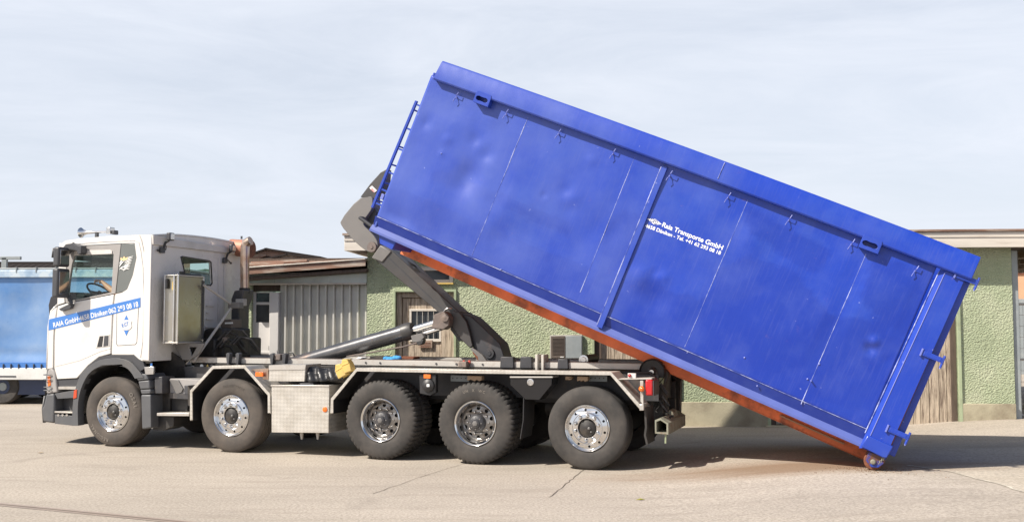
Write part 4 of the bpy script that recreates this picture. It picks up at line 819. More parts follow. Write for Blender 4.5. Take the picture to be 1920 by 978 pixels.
for n_ in (.45, .62): MB().ball((uc0+.12, n_, uz0+.17), .018, 8).build('bar_hole', M['black'], bar)
MB().tube([(uc0+.13, .1, uz0), (uc0+.125, .1, uz0-.12)], .012, 6).build('bar_tab', M['green_trim'], bar)
# ---- wheels
def arc_text(body, r, a0, hgt, y, m, parent):
    mb = MB(); a = R(a0)
    for ch in body:
        if ch == ' ': a -= hgt*.6/r; continue
        vs, fs = text_mesh(ch, 1.0, .02); x0 = min(v.x for v in vs); x1 = max(v.x for v in vs); k = hgt/.73; w_ = (x1-x0)*k
        am = a-(w_/2)/r; ca, sa = math.cos(am), math.sin(am)
        pts = []
        for v in vs:
            tx = (v.x-(x0+x1)/2)*k; rad = r+v.y*k
            pts.append((ca*rad+sa*tx, y, sa*rad-ca*tx))
        mb.add(pts, fs); a -= (w_+hgt*.22)/r
    return mb.build('sidewall_lettering', m, parent, smooth=0)
SEG = 96
def tyre_mesh(r, wd, y0, mt, block=False, parent=None):
    ri = .288
    prof = [(ri, y0+.035), (ri+.012, y0+.022), (ri+.03, y0+.012), (ri+.07, y0+.002), (ri+.13, y0-.002), (r-.085, y0+.003), (r-.055, y0+.010), (r-.03, y0+.02), (r-.010, y0+.034), (r, y0+.055)]
    grooves = 4; t0 = y0+.055; t1 = y0+wd-.055
    for g_ in range(1, grooves+1):
        y = t0+(t1-t0)*g_/(grooves+1); prof += [(r, y-.007), (r-.013, y-.005), (r-.013, y+.005), (r, y+.007)]
    prof += [(r, t1), (r-.010, y0+wd-.034), (r-.03, y0+wd-.02), (r-.085, y0+wd-.003), (ri+.07, y0+wd-.002), (ri, y0+wd-.035)]
    def rf(i, k, rad):
        if not block: return rad
        if rad > r-.035 and (k % 4) in (0,): return rad-(.018 if rad > r-.02 else .008)
        return rad
    return MB().lathe(prof, (0, 0, 0), 'y', 192 if block else SEG, rf).build('tyre', mt, parent, smooth=30)
def nuts(parent, r, y, c_r=.018, n_=10, m=None, ang0=0, ln=.035):
    for k in range(n_):
        a = ang0+2*math.pi*k/n_
        MB().lathe([(0, y-ln), (c_r*.6, y-ln*.92), (c_r*.95, y-ln*.6), (c_r, y-ln*.2), (c_r*1.25, y-.002), (c_r*1.3, y)], (r*math.cos(a), 0, r*math.sin(a)), 'y', 12).build('wheel_nut', m or M['chrome'], parent, smooth=40)
def steer_wheel(name, s, r=.53, wd=.385, mt='rubber_dusty', ang=0):
    e = bpy.data.objects.new(name, None); scn.collection.objects.link(e); e.parent = truck; e.location = (s, .03, r); e.empty_display_size = .2
    tyre_mesh(r, wd, 0, M[mt], False, e)
    rim = MB().lathe([(.29, .03), (.296, .012), (.288, .004), (.278, .010), (.272, .034), (.262, .052)], (0, 0, 0), 'y', 64).build('rim', M['chrome'], e, smooth=50)
    holes = [circ(.232*math.cos(2*math.pi*(k+.5)/10+ang), .232*math.sin(2*math.pi*(k+.5)/10+ang), .016, 12) for k in range(10)]
    dm = MB().plate(circ(0, 0, .264, 64), .046, .056, holes+[circ(0, 0, .198, 48)])
    for v in dm.v: v.y -= (.264-math.hypot(v.x, v.z))*.30
    dm.build('rim_disc', M['chrome'], e, smooth=30)
    MB().lathe([(.200, .040), (.196, .024), (.188, .016), (.178, .012), (.125, .012), (.118, .018), (.112, .045)], (0, 0, 0), 'y', 64).build('rim_face', M['chrome'], e, smooth=40)
    MB().lathe([(.26, .075), (.0, .075)], (0, 0, 0), 'y', 32).lathe([(.26, .075), (.285, .03)], (0, 0, 0), 'y', 32).build('brake_backing', M['black'], e)
    MB().lathe([(0, .0), (.045, .002), (.055, .008), (.085, .012), (.10, .022), (.112, .045)], (0, 0, 0), 'y', 40).build('hub', M['engine'], e, smooth=40)
    MB().ball((.03, 0, .0), .02, 10).ball((.055, .008, -.045), .012, 8).build('hub_detail', M['arm_light'], e)
    nuts(e, .156, .014, .0225, ang0=ang+R(9), ln=.04)
    return e
def drive_wheel(name, s, r=.54):
    e = bpy.data.objects.new(name, None); scn.collection.objects.link(e); e.parent = truck; e.location = (s, .03, r); e.empty_display_size = .2
    tyre_mesh(r, .29, 0, M['rubber'], True, e); t2 = tyre_mesh(r, .29, .33, M['rubber'], True, e)
    MB().lathe([(.29, .03), (.297, .012), (.288, .003), (.278, .008), (.270, .03), (.255, .045), (.248, .08), (.244, .10)], (0, 0, 0), 'y', 64).build('rim', M['chrome'], e, smooth=50)
    MB().lathe([(.244, .10), (.238, .13), (.225, .15), (.205, .158)], (0, 0, 0), 'y', 64).build('rim_well', M['wheel_grey'], e, smooth=50)
    holes = [circ(.195*math.cos(2*math.pi*(k+.5)/10), .195*math.sin(2*math.pi*(k+.5)/10), .027, 12) for k in range(10)]
    dm = MB().plate(circ(0, 0, .226, 64), .154, .164, holes+[circ(0, 0, .10, 40)])
    for v in dm.v: v.y -= (.226-math.hypot(v.x, v.z))*.22
    dm.build('rim_disc', M['wheel_grey'], e, smooth=30)
    MB().lathe([(.24, .2), (.0, .2)], (0, 0, 0), 'y', 32).build('brake_backing', M['black'], e)
    MB().lathe([(0, .015), (.05, .015), (.058, .022), (.06, .035), (.095, .045), (.112, .07), (.118, .155)], (0, 0, 0), 'y', 40).build('hub', M['chassis'], e, smooth=40)
    MB().lathe([(0, .002), (.022, .002), (.036, .006), (.038, .015)], (0, 0, 0), 'y', 6).build('hub_plug', M['arm_light'], e)
    for k in range(8):
        a = 2*math.pi*k/8; MB().lathe([(0, .035), (.009, .036), (.010, .05)], (.078*math.cos(a), 0, .078*math.sin(a)), 'y', 6).build('hub_bolt', M['arm_light'], e)
    nuts(e, .148, .142, .015, m=M['chrome_dull'], ln=.03)
    return e
WS = [0.0, 2.093, 4.479, 5.873, 7.405]
w1 = steer_wheel('wheel', WS[0], .525); w2 = steer_wheel('wheel', WS[1], .53, ang=.2); w3 = drive_wheel('wheel', WS[2]); w4 = drive_wheel('wheel', WS[3]); w5 = steer_wheel('wheel', WS[4], .53, mt='rubber', ang=.1)
for e in (w1, w2, w3, w4, w5):
    c = copy_tree(e, truck); c.rotation_euler = (0, 0, math.pi); c.location = (e.location.x, 2.47, e.location.z)
arc_text('REGIONAL', .405, -98, .05, -.004, M['rubber_text'], w1)
arc_text('OSAL', .405, 42, .06, -.004, M['rubber_text'], w1)
arc_text('HANKOOK', .410, 108, .045, -.004, M['rubber_dusty'], w2)
arc_text('UN  X  WC', .420, 112, .036, -.004, M['rubber_text'], w4)
for s in WS: MB().tube([(s, .3, .53), (s, 2.2, .53)], .09, 14).ball((s, 1.25, .53), .22, 16).build('axle', M['engine'], truck)
for s in (1.3, 3.3, 6.6): MB().tube([(s, .95, .72), (s+.7, .95, .72)], .13, 16).build('air_tank', M['engine'], truck)
for s in (WS[0], WS[1], WS[2], WS[3], WS[4]): MB().plate([(s-.55, .74), (s, .62), (s+.55, .74), (s+.55, .80), (s, .72), (s-.55, .80)], .88, .98).plate([(s-.55, .74), (s, .62), (s+.55, .74), (s+.55, .80), (s, .72), (s-.55, .80)], 1.52, 1.62).build('leaf_spring', M['engine'], truck)
# ================================================================== DRIVER (seen through the side window)
def skin_body(name, pts, edges, root, m, parent=None, sub=2):
    me = bpy.data.meshes.new(name); me.from_pydata([p[:3] for p in pts], edges, []); o = bpy.data.objects.new(name, me); scn.collection.objects.link(o)
    if parent: o.parent = parent
    me.materials.append(m); sk = o.modifiers.new('skin', 'SKIN'); sk.use_smooth_shade = True
    for i, p in enumerate(pts): me.skin_vertices[0].data[i].radius = (p[3], p[4] if len(p) > 4 else p[3]); me.skin_vertices[0].data[i].use_root = (i == root)
    sb = o.modifiers.new('sub', 'SUBSURF'); sb.levels = sub; sb.render_levels = sub
    return o
hand = Vector(T.at3(186, 527.5, .22)); elbow = Vector(T.at3(221, 552, .18))
sh = Vector((elbow.x+.10, .36, elbow.z+.30)); hipz = 1.90; hx = elbow.x+.14
nc = .50
off = T.w(0, 0, 0)
bp3 = [(hx, nc, hipz, .15, .17), (hx+.02, nc, hipz+.25, .13, .17), (hx+.02, nc, hipz+.47, .13, .19), (hx, nc, hipz+.58, .06), (hx-.03, nc, hipz+.66, .055),
       (hx-.04, nc, hipz+.74, .085, .08), (hx-.04, nc, hipz+.83, .09, .075),
       (hx, nc-.19, hipz+.50, .065), (elbow.x, elbow.y, elbow.z, .052), ((elbow.x*.45+hand.x*.55), hand.y, (elbow.z*.45+hand.z*.55), .046), (hand.x+.05, hand.y, hand.z+.0, .026), (hand.x, hand.y, hand.z, .042, .036),
       (hx, nc+.19, hipz+.50, .065), (hx-.12, nc+.25, hipz+.22, .045), (sw_c.x+.02, nc+.2, sw_c.z+.05, .028),
       (hx-.06, nc-.12, hipz-.08, .09), (hx-.50, nc-.13, hipz-.02, .07), (hx-.58, nc-.13, hipz-.42, .05), (hx-.72, nc-.13, hipz-.46, .035),
       (hx-.06, nc+.12, hipz-.08, .09), (hx-.50, nc+.13, hipz-.02, .07), (hx-.58, nc+.13, hipz-.42, .05), (hx-.72, nc+.13, hipz-.46, .035)]
be = [(0, 1), (1, 2), (2, 3), (3, 4), (4, 5), (5, 6), (2, 7), (7, 8), (8, 9), (9, 10), (10, 11), (2, 12), (12, 13), (13, 14), (0, 15), (15, 16), (16, 17), (17, 18), (0, 19), (19, 20), (20, 21), (21, 22)]
drv = skin_body('person', bp3, be, 0, M['skin'])
drv.matrix_world = frameM(T)
tag(drv, 'person driving in the cab, bare forearm raised with one hand on the steering wheel', 'person')
for k, (dn, ln) in enumerate(((-.030, .075), (-.010, .085), (.010, .08), (.028, .065))):
    f0 = hand+Vector((0, dn, .012)); fp = [(f0.x+.01, f0.y, f0.z, .010), (f0.x-ln*.5, f0.y, f0.z+.012, .0095), (f0.x-ln*.85, f0.y, f0.z-.008, .009), (f0.x-ln*.8, f0.y, f0.z-.035, .008)]
    skin_body('finger', fp, [(0, 1), (1, 2), (2, 3)], 0, M['skin'], drv, 1)
f0 = hand+Vector((.01, .03, -.005)); skin_body('thumb', [(f0.x, f0.y, f0.z, .012), (f0.x-.025, f0.y+.018, f0.z-.02, .011), (f0.x-.05, f0.y+.015, f0.z-.025, .009)], [(0, 1), (1, 2)], 0, M['skin'], drv, 1)
skin_body('shirt', [(hx, nc, hipz-.02, .165, .185), (hx+.02, nc, hipz+.25, .15, .185), (hx+.02, nc, hipz+.46, .145, .20), (hx, nc, hipz+.55, .075), (hx, nc-.20, hipz+.49, .085), (hx-.03, nc-.235, hipz+.36, .075), (hx, nc+.20, hipz+.49, .085), (hx-.04, nc+.235, hipz+.36, .075)], [(0, 1), (1, 2), (2, 3), (2, 4), (4, 5), (2, 6), (6, 7)], 0, M['shirt'], drv)
skin_body('trousers', [(hx, nc, hipz-.03, .165, .18), (hx-.06, nc-.12, hipz-.07, .10), (hx-.50, nc-.13, hipz-.01, .082), (hx-.57, nc-.13, hipz-.38, .062), (hx-.06, nc+.12, hipz-.07, .10), (hx-.50, nc+.13, hipz-.01, .082), (hx-.57, nc+.13, hipz-.38, .062)], [(0, 1), (1, 2), (2, 3), (0, 4), (4, 5), (5, 6)], 0, M['trousers'], drv)
MB().ball((hx-.02, nc, hipz+.83), .115, 20, (.98, .82, .85)).build('hair', M['hair'], drv, smooth=80)
MB().ball((hx-.14, nc, hipz+.77), .018, 10, (1.2, .8, 1.6)).build('nose', M['skin'], drv)
for d in (-.033, .033): MB().ball((hx-.118, nc+d, hipz+.80), .013, 10).build('eye', M['whitetext'], drv)
for d in (-.085, .085): MB().ball((hx-.03, nc+d, hipz+.78), .028, 10, (.7, .4, 1.2)).build('ear', M['skin'], drv)
MB().ball((hx-.128, nc, hipz+.725), .022, 10, (.4, 1.2, .3)).build('mouth', M['redtext'], drv)

# ================================================================== BLUE CONTAINER
AL = R(23.0); CO = T.at(706, 424); CU = Vector((math.cos(AL), -math.sin(AL))); CV = Vector((math.sin(AL), math.cos(AL)))
OFF = (6.95, 0, -.42)
Mc = frameM(T) @ Matrix.Translation((CO[0], 0, CO[1])) @ Matrix.Rotation(AL, 4, 'Y') @ Matrix.Translation(OFF)
box_ = empty('roll_off_container', Mc, 'long blue steel container tipped off the hooklift truck with its rear roller on the ground', 'container')
def C(px, py, n=0.0):
    s, z = T.at(px, py, n); d = Vector((s-CO[0], z-CO[1])); return (d.dot(CU), d.dot(CV))
def CP(pts, n=0.0): return [C(x, y, n) for x, y in pts]
def K(): return MB(OFF)
vt = C(812, 150)[1]; vw = C(708, 406)[1]; L0 = C(707, 406)[0]; LP = C(1612, 835)[0]; LE = C(1655, 850)[0]
WD = 2.48
TXT = C(1282, 448)
# dented side panel
def dentfield(u, v, seed):
    d = .010*noise.noise(Vector((u*.9, v*1.1, seed)))+.006*noise.noise(Vector((u*2.3, v*2.0, seed+4)))
    for (px, py, r, a) in DENTS if seed == 0 else []:
        du, dv = u-DU[(px, py)][0], v-DU[(px, py)][1]; d += a*math.exp(-(du*du+dv*dv)/(2*r*r))
    tx = max(0, 1-max(0, abs(u-TXT[0])-.55)/.35)*max(0, 1-max(0, abs(v-TXT[1])-.14)/.25) if seed == 0 else 0
    return d*(1-min(1, tx))
DENTS = [(860,205,.16,.02),(850,225,.22,-.02),(900,240,.18,.02),(925,215,.12,-.015),(828,288,.03,-.008),(912,290,.07,.018),(880,325,.12,.03),(1060,358,.07,.015),(1072,372,.10,-.016),(1020,366,.03,.01),(1068,390,.09,.015),
         (795,375,.25,-.03),(870,345,.15,.03),(960,390,.2,-.02),(940,440,.15,.02),(1395,455,.15,-.02),(1200,520,.09,-.03),(1230,560,.12,.02),(1640,640,.035,-.03),(1632,655,.04,.028),(1628,648,.03,.012),(1668,676,.04,.012),(1680,677,.035,-.012),(800,230,.06,.012),(840,262,.05,-.012),(890,262,.06,.014),(1110,300,.05,-.008),(1245,520,.05,-.014),(1225,512,.04,.010),(1660,560,.3,-.02),(1500,600,.4,-.02),(1140,430,.12,.02),(750,420,.15,.025),(1290,350,.3,.015)]
DU = {(d[0], d[1]): C(d[0], d[1]) for d in DENTS}
seams = sorted(C(x, y)[0] for x, y in ((938,349),(1138,418),(1345,511),(1562,616)))
def inside(p, poly):
    c_ = False; j = len(poly)-1
    for i in range(len(poly)):
        a, b_ = poly[i], poly[j]
        if (a[1] > p[1]) != (b_[1] > p[1]) and p[0] < (b_[0]-a[0])*(p[1]-a[1])/(b_[1]-a[1])+a[0]: c_ = not c_
        j = i
    return c_
PATCH = [CP(q_) for q_ in ([(716,352),(748,353),(839,390),(896,419),(1000,462),(1110,502),(1086,545),(1075,585),(886,498),(860,480),(848,452),(800,452),(770,418),(705,392)],
    [(800,335),(822,317),(929,358),(1075,418),(1068,446),(925,380),(860,352)], [(1130,440),(1165,395),(1215,400),(1160,520),(1120,600),(1085,590),(1092,540),(1120,520)],
    [(1155,560),(1180,500),(1235,520),(1250,545),(1330,560),(1345,505),(1400,480),(1490,505),(1555,590),(1640,600),(1700,650),(1625,810),(1300,680),(1130,600)],
    [(1395,380),(1420,392),(1500,440),(1560,470),(1530,520),(1470,480),(1400,430)], [(1640,480),(1760,510),(1700,640),(1650,600),(1610,560)])]
def side(nn, seed, sg):
    nu, nv = 260, 84; vs = []; fs = []
    for i in range(nu+1):
        for j in range(nv+1):
            u = L0+(LP-L0)*i/nu; v = vw+(vt+.05-vw)*j/nv
            e = min(1, min(i, nu-i)/6)*min(1, min(j, nv-j)/5)
            k = min(abs(u-s_) for s_ in seams); e *= min(1, .35+k/.25)
            vs.append((u, nn+sg*(dentfield(u, v, seed)*e), v))
    for i in range(nu):
        for j in range(nv): a = i*(nv+1)+j; fs.append((a, a+nv+1, a+nv+2, a+1))
    o = K().add(vs, fs).build('side_wall', M['blue'], box_, smooth=80); at = o.data.attributes.new('painted_reflection', 'FLOAT', 'POINT')
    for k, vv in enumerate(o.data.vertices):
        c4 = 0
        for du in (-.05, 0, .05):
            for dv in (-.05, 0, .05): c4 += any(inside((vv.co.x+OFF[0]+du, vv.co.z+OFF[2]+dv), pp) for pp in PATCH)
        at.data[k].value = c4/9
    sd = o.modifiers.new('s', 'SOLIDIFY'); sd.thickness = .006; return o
side(0, 0, 1); side(WD, 9, -1)
for (a, b_) in (((990,221),(885,478)), ((1191,293),(1088,548)), ((1403,374),(1284,650)), ((1624,476),(1502,757))):
    for nn in (-.004, WD+.004):
        p0, p1 = C(*a), C(*b_)
        pts = [(p0[0]+(p1[0]-p0[0])*t/14+.004*noise.noise(Vector((t*1.7, p0[0], 0))), nn+(.35*dentfield(p0[0]+(p1[0]-p0[0])*t/14, p0[1]+(p1[1]-p0[1])*t/14, 0) if nn < 1 else 0), p0[1]+(p1[1]-p0[1])*t/14) for t in range(15)]
        K().tube(pts, [.0035+.006*abs(noise.noise(Vector((t*2.1, p0[0]*3, 2)))) for t in range(15)], 6).build('weld_seam', M['weld'], box_)
p0, p1 = C(1248, 311), C(1124, 601)
for nn, sg in ((0, 1), (WD, -1)):
    K().box(p1[0], p1[0]+.075, nn-.035*sg, nn+.01*sg, vw-.17, vt).build('stiffener', M['blue'], box_, bevel=.004)
    K().box(p1[0]-.008, p1[0]+.004, nn-.037*sg, nn-.02*sg, vw-.15, vt-.02).build('stiffener_weld', M['weld'], box_, bevel=.002)
# lower chord: inward leaning band with a ledge under it
vb = C(706, 424)[1]; vl = C(704, 437)[1]
ULE = LP+.02
for nn, sg in ((0, 1), (WD, -1)):
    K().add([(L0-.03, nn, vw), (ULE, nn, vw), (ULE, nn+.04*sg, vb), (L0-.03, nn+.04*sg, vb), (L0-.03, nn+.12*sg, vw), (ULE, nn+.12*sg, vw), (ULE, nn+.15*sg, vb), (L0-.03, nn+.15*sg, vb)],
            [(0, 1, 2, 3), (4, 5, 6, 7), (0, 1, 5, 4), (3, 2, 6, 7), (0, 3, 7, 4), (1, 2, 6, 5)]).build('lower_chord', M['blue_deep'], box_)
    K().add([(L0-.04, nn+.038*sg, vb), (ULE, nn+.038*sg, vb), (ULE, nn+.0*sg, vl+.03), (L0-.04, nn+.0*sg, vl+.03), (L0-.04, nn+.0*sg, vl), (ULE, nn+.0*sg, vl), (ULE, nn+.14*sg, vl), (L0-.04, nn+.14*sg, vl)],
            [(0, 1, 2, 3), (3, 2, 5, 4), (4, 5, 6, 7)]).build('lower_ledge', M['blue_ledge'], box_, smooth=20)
    K().tube([(L0, nn-.002*sg, vw), (ULE-.03, nn-.002*sg, vw)], .006, 6).build('weld_seam', M['weld'], box_)
# short weld ticks across the chord
for a in ((878,495),(1130,603),(1284,664),(1503,762)):
    u = C(*a)[0]; K().tube([(u+.02, -.002, vw), (u-.0, .066, vb+.005)], .005, 5).build('weld_seam', M['weld'], box_)
# top rail with slight camber
tl0 = C(812, 149, -.1); tl1 = C(824, 112, -.1); tr1 = C(1832, 482, -.1); te = C(1836, 490, -.1)[0]
us0 = tl0[0]
def rail(nn, sg):
    vs = []; fs = []; nseg = 40
    sec = [(.06, tl0[1]-.0), (-.10, tl0[1]+.0), (-.115, tl0[1]+.02), (-.115, tl1[1]-.03), (-.095, tl1[1]), (.05, tl1[1]+.0), (.06, tl1[1]-.02)]
    for i in range(nseg+1):
        t = i/nseg; u = us0+(te-us0)*t
        for (dn, v) in sec:
            k = noise.noise(Vector((u*2, v*3, 5)))*.004
            uu = u+(.03 if (i == 0 and v > tl0[1]+.2) else 0)
            vs.append((uu, nn+sg*(dn+k), v+.030*(1-(2*t-1)**2)-.0*t))
    m = len(sec)
    for i in range(nseg):
        for j in range(m): jj = (j+1) % m; fs.append((i*m+j, i*m+jj, (i+1)*m+jj, (i+1)*m+j))
    fs.append(list(range(m))); fs.append([nseg*m+j for j in range(m)])
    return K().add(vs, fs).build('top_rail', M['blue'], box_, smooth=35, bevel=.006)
rail(0, 1); rail(WD, -1)
p0, p1 = C(1359, 305, -.115), C(1346, 335, -.115)
K().tube([(p0[0], -.118, p0[1]), (p1[0], -.118, p1[1])], .006, 6).build('weld_seam', M['weld'], box_)
# rear post, lower socket
po0 = C(1764, 503); po1 = C(1612, 836)
UP = po1[0]; UR = C(1808, 525, -.05)[0]; UR2 = C(1668, 838, -.05)[0]
for nn, sg in ((0, 1), (WD, -1)):
    a, b_ = nn-.05*sg, nn+.12*sg
    K().add([(UP, nn-.0*sg, vl-.02), (UP+.06, a, vl+.02), (UR2, a, vl+.0), (UR2, b_, vl+.0), (UP, b_, vl-.02), (C(1764,503)[0], nn, vt), (C(1764,503)[0]+.06, a, vt), (UR, a, vt), (UR, b_, vt), (C(1764,503)[0], b_, vt)],
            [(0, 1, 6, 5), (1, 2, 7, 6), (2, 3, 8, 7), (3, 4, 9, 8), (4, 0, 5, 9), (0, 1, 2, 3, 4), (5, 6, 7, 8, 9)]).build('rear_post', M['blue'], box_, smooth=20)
    pts = [(UP-.004+(C(1764,503)[0]-UP)*t/20, nn-.003*sg, vw-.05+(vt-vw+.02)*t/20) for t in range(21)]
    K().tube(pts, [.007+.005*abs(noise.noise(Vector((t*1.3, 8, 2)))) for t in range(21)], 6).build('weld_seam', M['weld'], box_)
    pts = [(UP+.058+(C(1764,503)[0]-UP)*t/20, a-.001*sg, vw-.05+(vt-vw+.03)*t/20) for t in range(21)]
    K().tube(pts, .006, 6).build('weld_seam', M['blue_pale'], box_)
    foot = CP([(1614,836),(1626,815),(1675,836),(1663,858),(1655,857)], -.06)
    K().plate(foot, nn-.075*sg, nn+.15*sg).build('post_foot', M['blue_trim'], box_, bevel=.012)
    # roller fork and roller
    fk = CP([(1629,846),(1662,858),(1658,868),(1647,876),(1633,875),(1623,862)], .0)
    fo = K().plate(fk, nn+.0*sg, nn+.03*sg).plate(fk, nn+.16*sg, nn+.19*sg).build('roller_fork', M['blue_rusty'], box_, bevel=.006)
    cc = C(1637, 865, .0); rc = C(1637, 863, .05)
    K().lathe([(0, -.03), (.018, -.03), (.03, -.02), (.032, 0)], (cc[0], nn-.0*sg if sg > 0 else nn+.03, cc[1]), 'y', 16).build('roller_pin', M['olive'], fo, smooth=30)
    rad = None
# roller sized so that it touches the ground
cc = C(1637, 863, .08); wz = CO[1]+CU.y*cc[0]+CV.y*cc[1]; ws_ = T.w(CO[0]+CU.x*cc[0]+CV.x*cc[1], .1, 0); rad = max(wz-gz(ws_.x, ws_.y)-.003, .05)
for nn in (.045, WD-.045-.10):
    K().lathe([(0, 0), (rad-.01, 0), (rad, .01), (rad, .09), (rad-.01, .10), (0, .10)], (cc[0], nn, cc[1]), 'y', 28).build('ground_roller', M['rust'], box_, smooth=35)
print('roller radius', rad)
# rear door, its edge seen past the post
ud0 = UR2+.005
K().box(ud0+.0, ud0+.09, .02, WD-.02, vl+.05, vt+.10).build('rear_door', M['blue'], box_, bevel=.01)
K().box(UR2-.01, ud0+.01, -.03, .05, vl+.1, vt).build('door_gap', M['rust'], box_)
e0 = CP([(1822,541),(1838,492),(1831,482)], 0)
for a in ((1815,523),(1751,669),(1686,812)):
    q = C(a[0], a[1], -.07)
    hg = K().plate([(q[0]-.13, q[1]-.03), (q[0]+.10, q[1]-.03), (q[0]+.10, q[1]+.03), (q[0]-.13, q[1]+.03)], -.075, -.05).build('door_hinge', M['blue_trim'], box_, bevel=.004)
    K().plate([(q[0]-.11, q[1]-.018), (q[0]+.08, q[1]-.018), (q[0]+.08, q[1]+.018), (q[0]-.11, q[1]+.018)], -.079, -.075).build('hinge_plate', M['blue'], hg, bevel=.002)
    K().box(q[0]-.15, q[0]-.13, -.085, -.05, q[1]-.045, q[1]+.045).build('hinge_lug', M['blue_pale'], hg, bevel=.003)
    K().tube([(q[0]+.105, -.06, q[1]-.085), (q[0]+.105, -.06, q[1]+.06)], .014, 8).build('hinge_pin', M['blue_trim'], hg)
    K().tube([(q[0]+.105, -.06, q[1]-.10), (q[0]+.105, -.06, q[1]-.085)], .010, 8).build('pin_tip', M['blue_pale'], hg)
# chain hanging by the roller
cq = C(1664, 852, -.04)
for k in range(7):
    K().tube([(cq[0]-.01-.006*k+.012*math.cos(t)*(k % 2), -.04+.012*math.cos(t)*(1-k % 2), cq[1]-.02*k-.004+.016*math.sin(t)) for t in [i*math.pi/4 for i in range(9)]], .004, 5, cap=False).build('chain_link', M['olive'], box_)
# front wall, floor, cross members, skids
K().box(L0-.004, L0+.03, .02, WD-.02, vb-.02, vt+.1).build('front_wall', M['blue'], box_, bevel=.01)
K().box(L0, ud0, .1, WD-.1, vl-.0, vl+.04).build('floor', M['skid'], box_)
ft = CP([(706,436),(740,450),(732,468),(708,456)], .0)
K().plate(ft, .06, WD-.06).build('front_foot', M['blue_trim'], box_, bevel=.01)
for k in range(11):
    u = L0+.45+.6*k; K().box(u, u+.08, .80, 1.70, vl-.10, vl-.004).build('cross_member', M['skid'], box_)
sk_b = vl-.0-.20
kb = C(1500, 806, .66)[1]; 
for n_ in (.66, 1.70):
    K().box(L0+.22, UP+.12, n_, n_+.02, kb, vl).box(L0+.22, UP+.12, n_-.0, n_+.12, kb-.015, kb).box(L0+.22, UP+.12, n_, n_+.12, vl-.02, vl-.004).build('skid_beam', M['skid'], box_, bevel=.004)
K().box(C(1470,760,.64)[0], C(1590,815,.64)[0], .62, .66, (vl+kb)/2-.03, (vl+kb)/2-.012).build('skid_strip', M['tan_strip'], box_)
# ladder on the front
a = C(783, 190, .06); b_ = C(700, 390, .06)
def lad(t): return (a[0]-.015+(b_[0]-.015-a[0]+.015)*t, a[1]+(b_[1]-a[1])*t)
for n_ in (.06, .48):
    ld = K().plate([(lad(0)[0]-.018, lad(0)[1]), (lad(0)[0]+.018, lad(0)[1]), (lad(1)[0]+.018, lad(1)[1]), (lad(1)[0]-.018, lad(1)[1])], n_-.02, n_+.02).build('ladder_rail', M['blue_trim'], box_, bevel=.004)
    for t in (.03, .25, .44, .66, .82, .95):
        u_, v = lad(t); K().box(u_+.02, L0+.0, n_-.01, n_+.01, v-.012, v+.012).build('ladder_standoff', M['blue_trim'], ld)
for t in (.08, .25, .42, .59, .76, .93):
    u_, v = lad(t); K().tube([(u_, .06, v), (u_, .48, v)], .012, 8).build('ladder_rung', M['blue_trim'], box_)
q = C(716, 367, .0); K().box(a[0]+.03, L0-.01, -.01, .05, q[1]-.05, q[1]+.03).build('ladder_bracket', M['blue_pale'], box_, bevel=.004)
# bail for the hook
K().box(L0-.05, L0-.03, .8, 1.68, .2, .8).build('bail_plate', M['blue_trim'], box_)
nb_ = C(689, 411, 1.23); print('bail', nb_, L0)
K().tube([(L0, .99, nb_[1]-.15), (nb_[0], .99, nb_[1]), (nb_[0], 1.48, nb_[1]), (L0, 1.48, nb_[1]-.15)], .028, 10).build('bail_bar', M['arm_dark'], box_)
# net hooks under the rail
for (x, y) in ((857,183),(950,215),(1048,252),(1150,289),(1256,330),(1365,371),(1479,413),(1596,458),(1715,508)):
    q = C(x, y)
    for nn, sg in ((0, 1), (WD, -1)):
        p = lambda du, dn, dv: (q[0]+du, nn-dn*sg, q[1]+dv)
        K().tube([p(.02, .055, .07), p(.012, .06, .03), p(.0, .02, .0), p(-.006, .055, -.035), p(-.012, .05, -.07)], .006, 6).tube([p(.0, .0, .0), p(.0, .03, .0)], .010, 6).build('net_hook', M['blue_pale'], box_)
# lifting lugs
for (x, y) in ((905,187),(1632,459)):
    q = C(x, y, -.1); hs_ = [(q[0]-.02+.045*math.cos(t)-.03, q[1]+.032*math.sin(t)) for t in [R(a) for a in range(60, 301, 30)]]+[(q[0]+.01+.045*math.cos(t)+.03, q[1]-.0+.032*math.sin(t)) for t in [R(a) for a in range(-120, 121, 30)]]
    for nn, sg in ((0, 1), (WD, -1)):
        lg_ = K().plate(rrect(q[0]-.11, q[1]-.07, q[0]+.11, q[1]+.09, .02), nn-.125*sg, nn-.105*sg, [hs_]).build('lifting_lug', M['blue_trim'], box_, bevel=.004)
        K().box(q[0]-.115, q[0]-.10, nn-.124*sg, nn, q[1]-.07, q[1]+.06).box(q[0]+.10, q[0]+.115, nn-.124*sg, nn, q[1]-.07, q[1]+.06).box(q[0]-.10, q[0]+.10, nn-.12*sg, nn, q[1]-.072, q[1]-.06).build('lug_cheek', M['blue_trim'], lg_)
# small studs and paint chips on the side
for (x, y) in ((828,288),(1521,713),(940,505),(1420,723),(1396,670),(1536,682),(1514,710)):
    K().ball((*[(lambda c: (c[0], -.008, c[1]))(C(x, y))][0],), .012, 8).build('stud', M['blue_pale'], box_)
q = C(1521, 713); K().tube([(q[0], .0, q[1]), (q[0], -.06, q[1])], .009, 8).build('drain_stub', M['blue_pale'], box_)
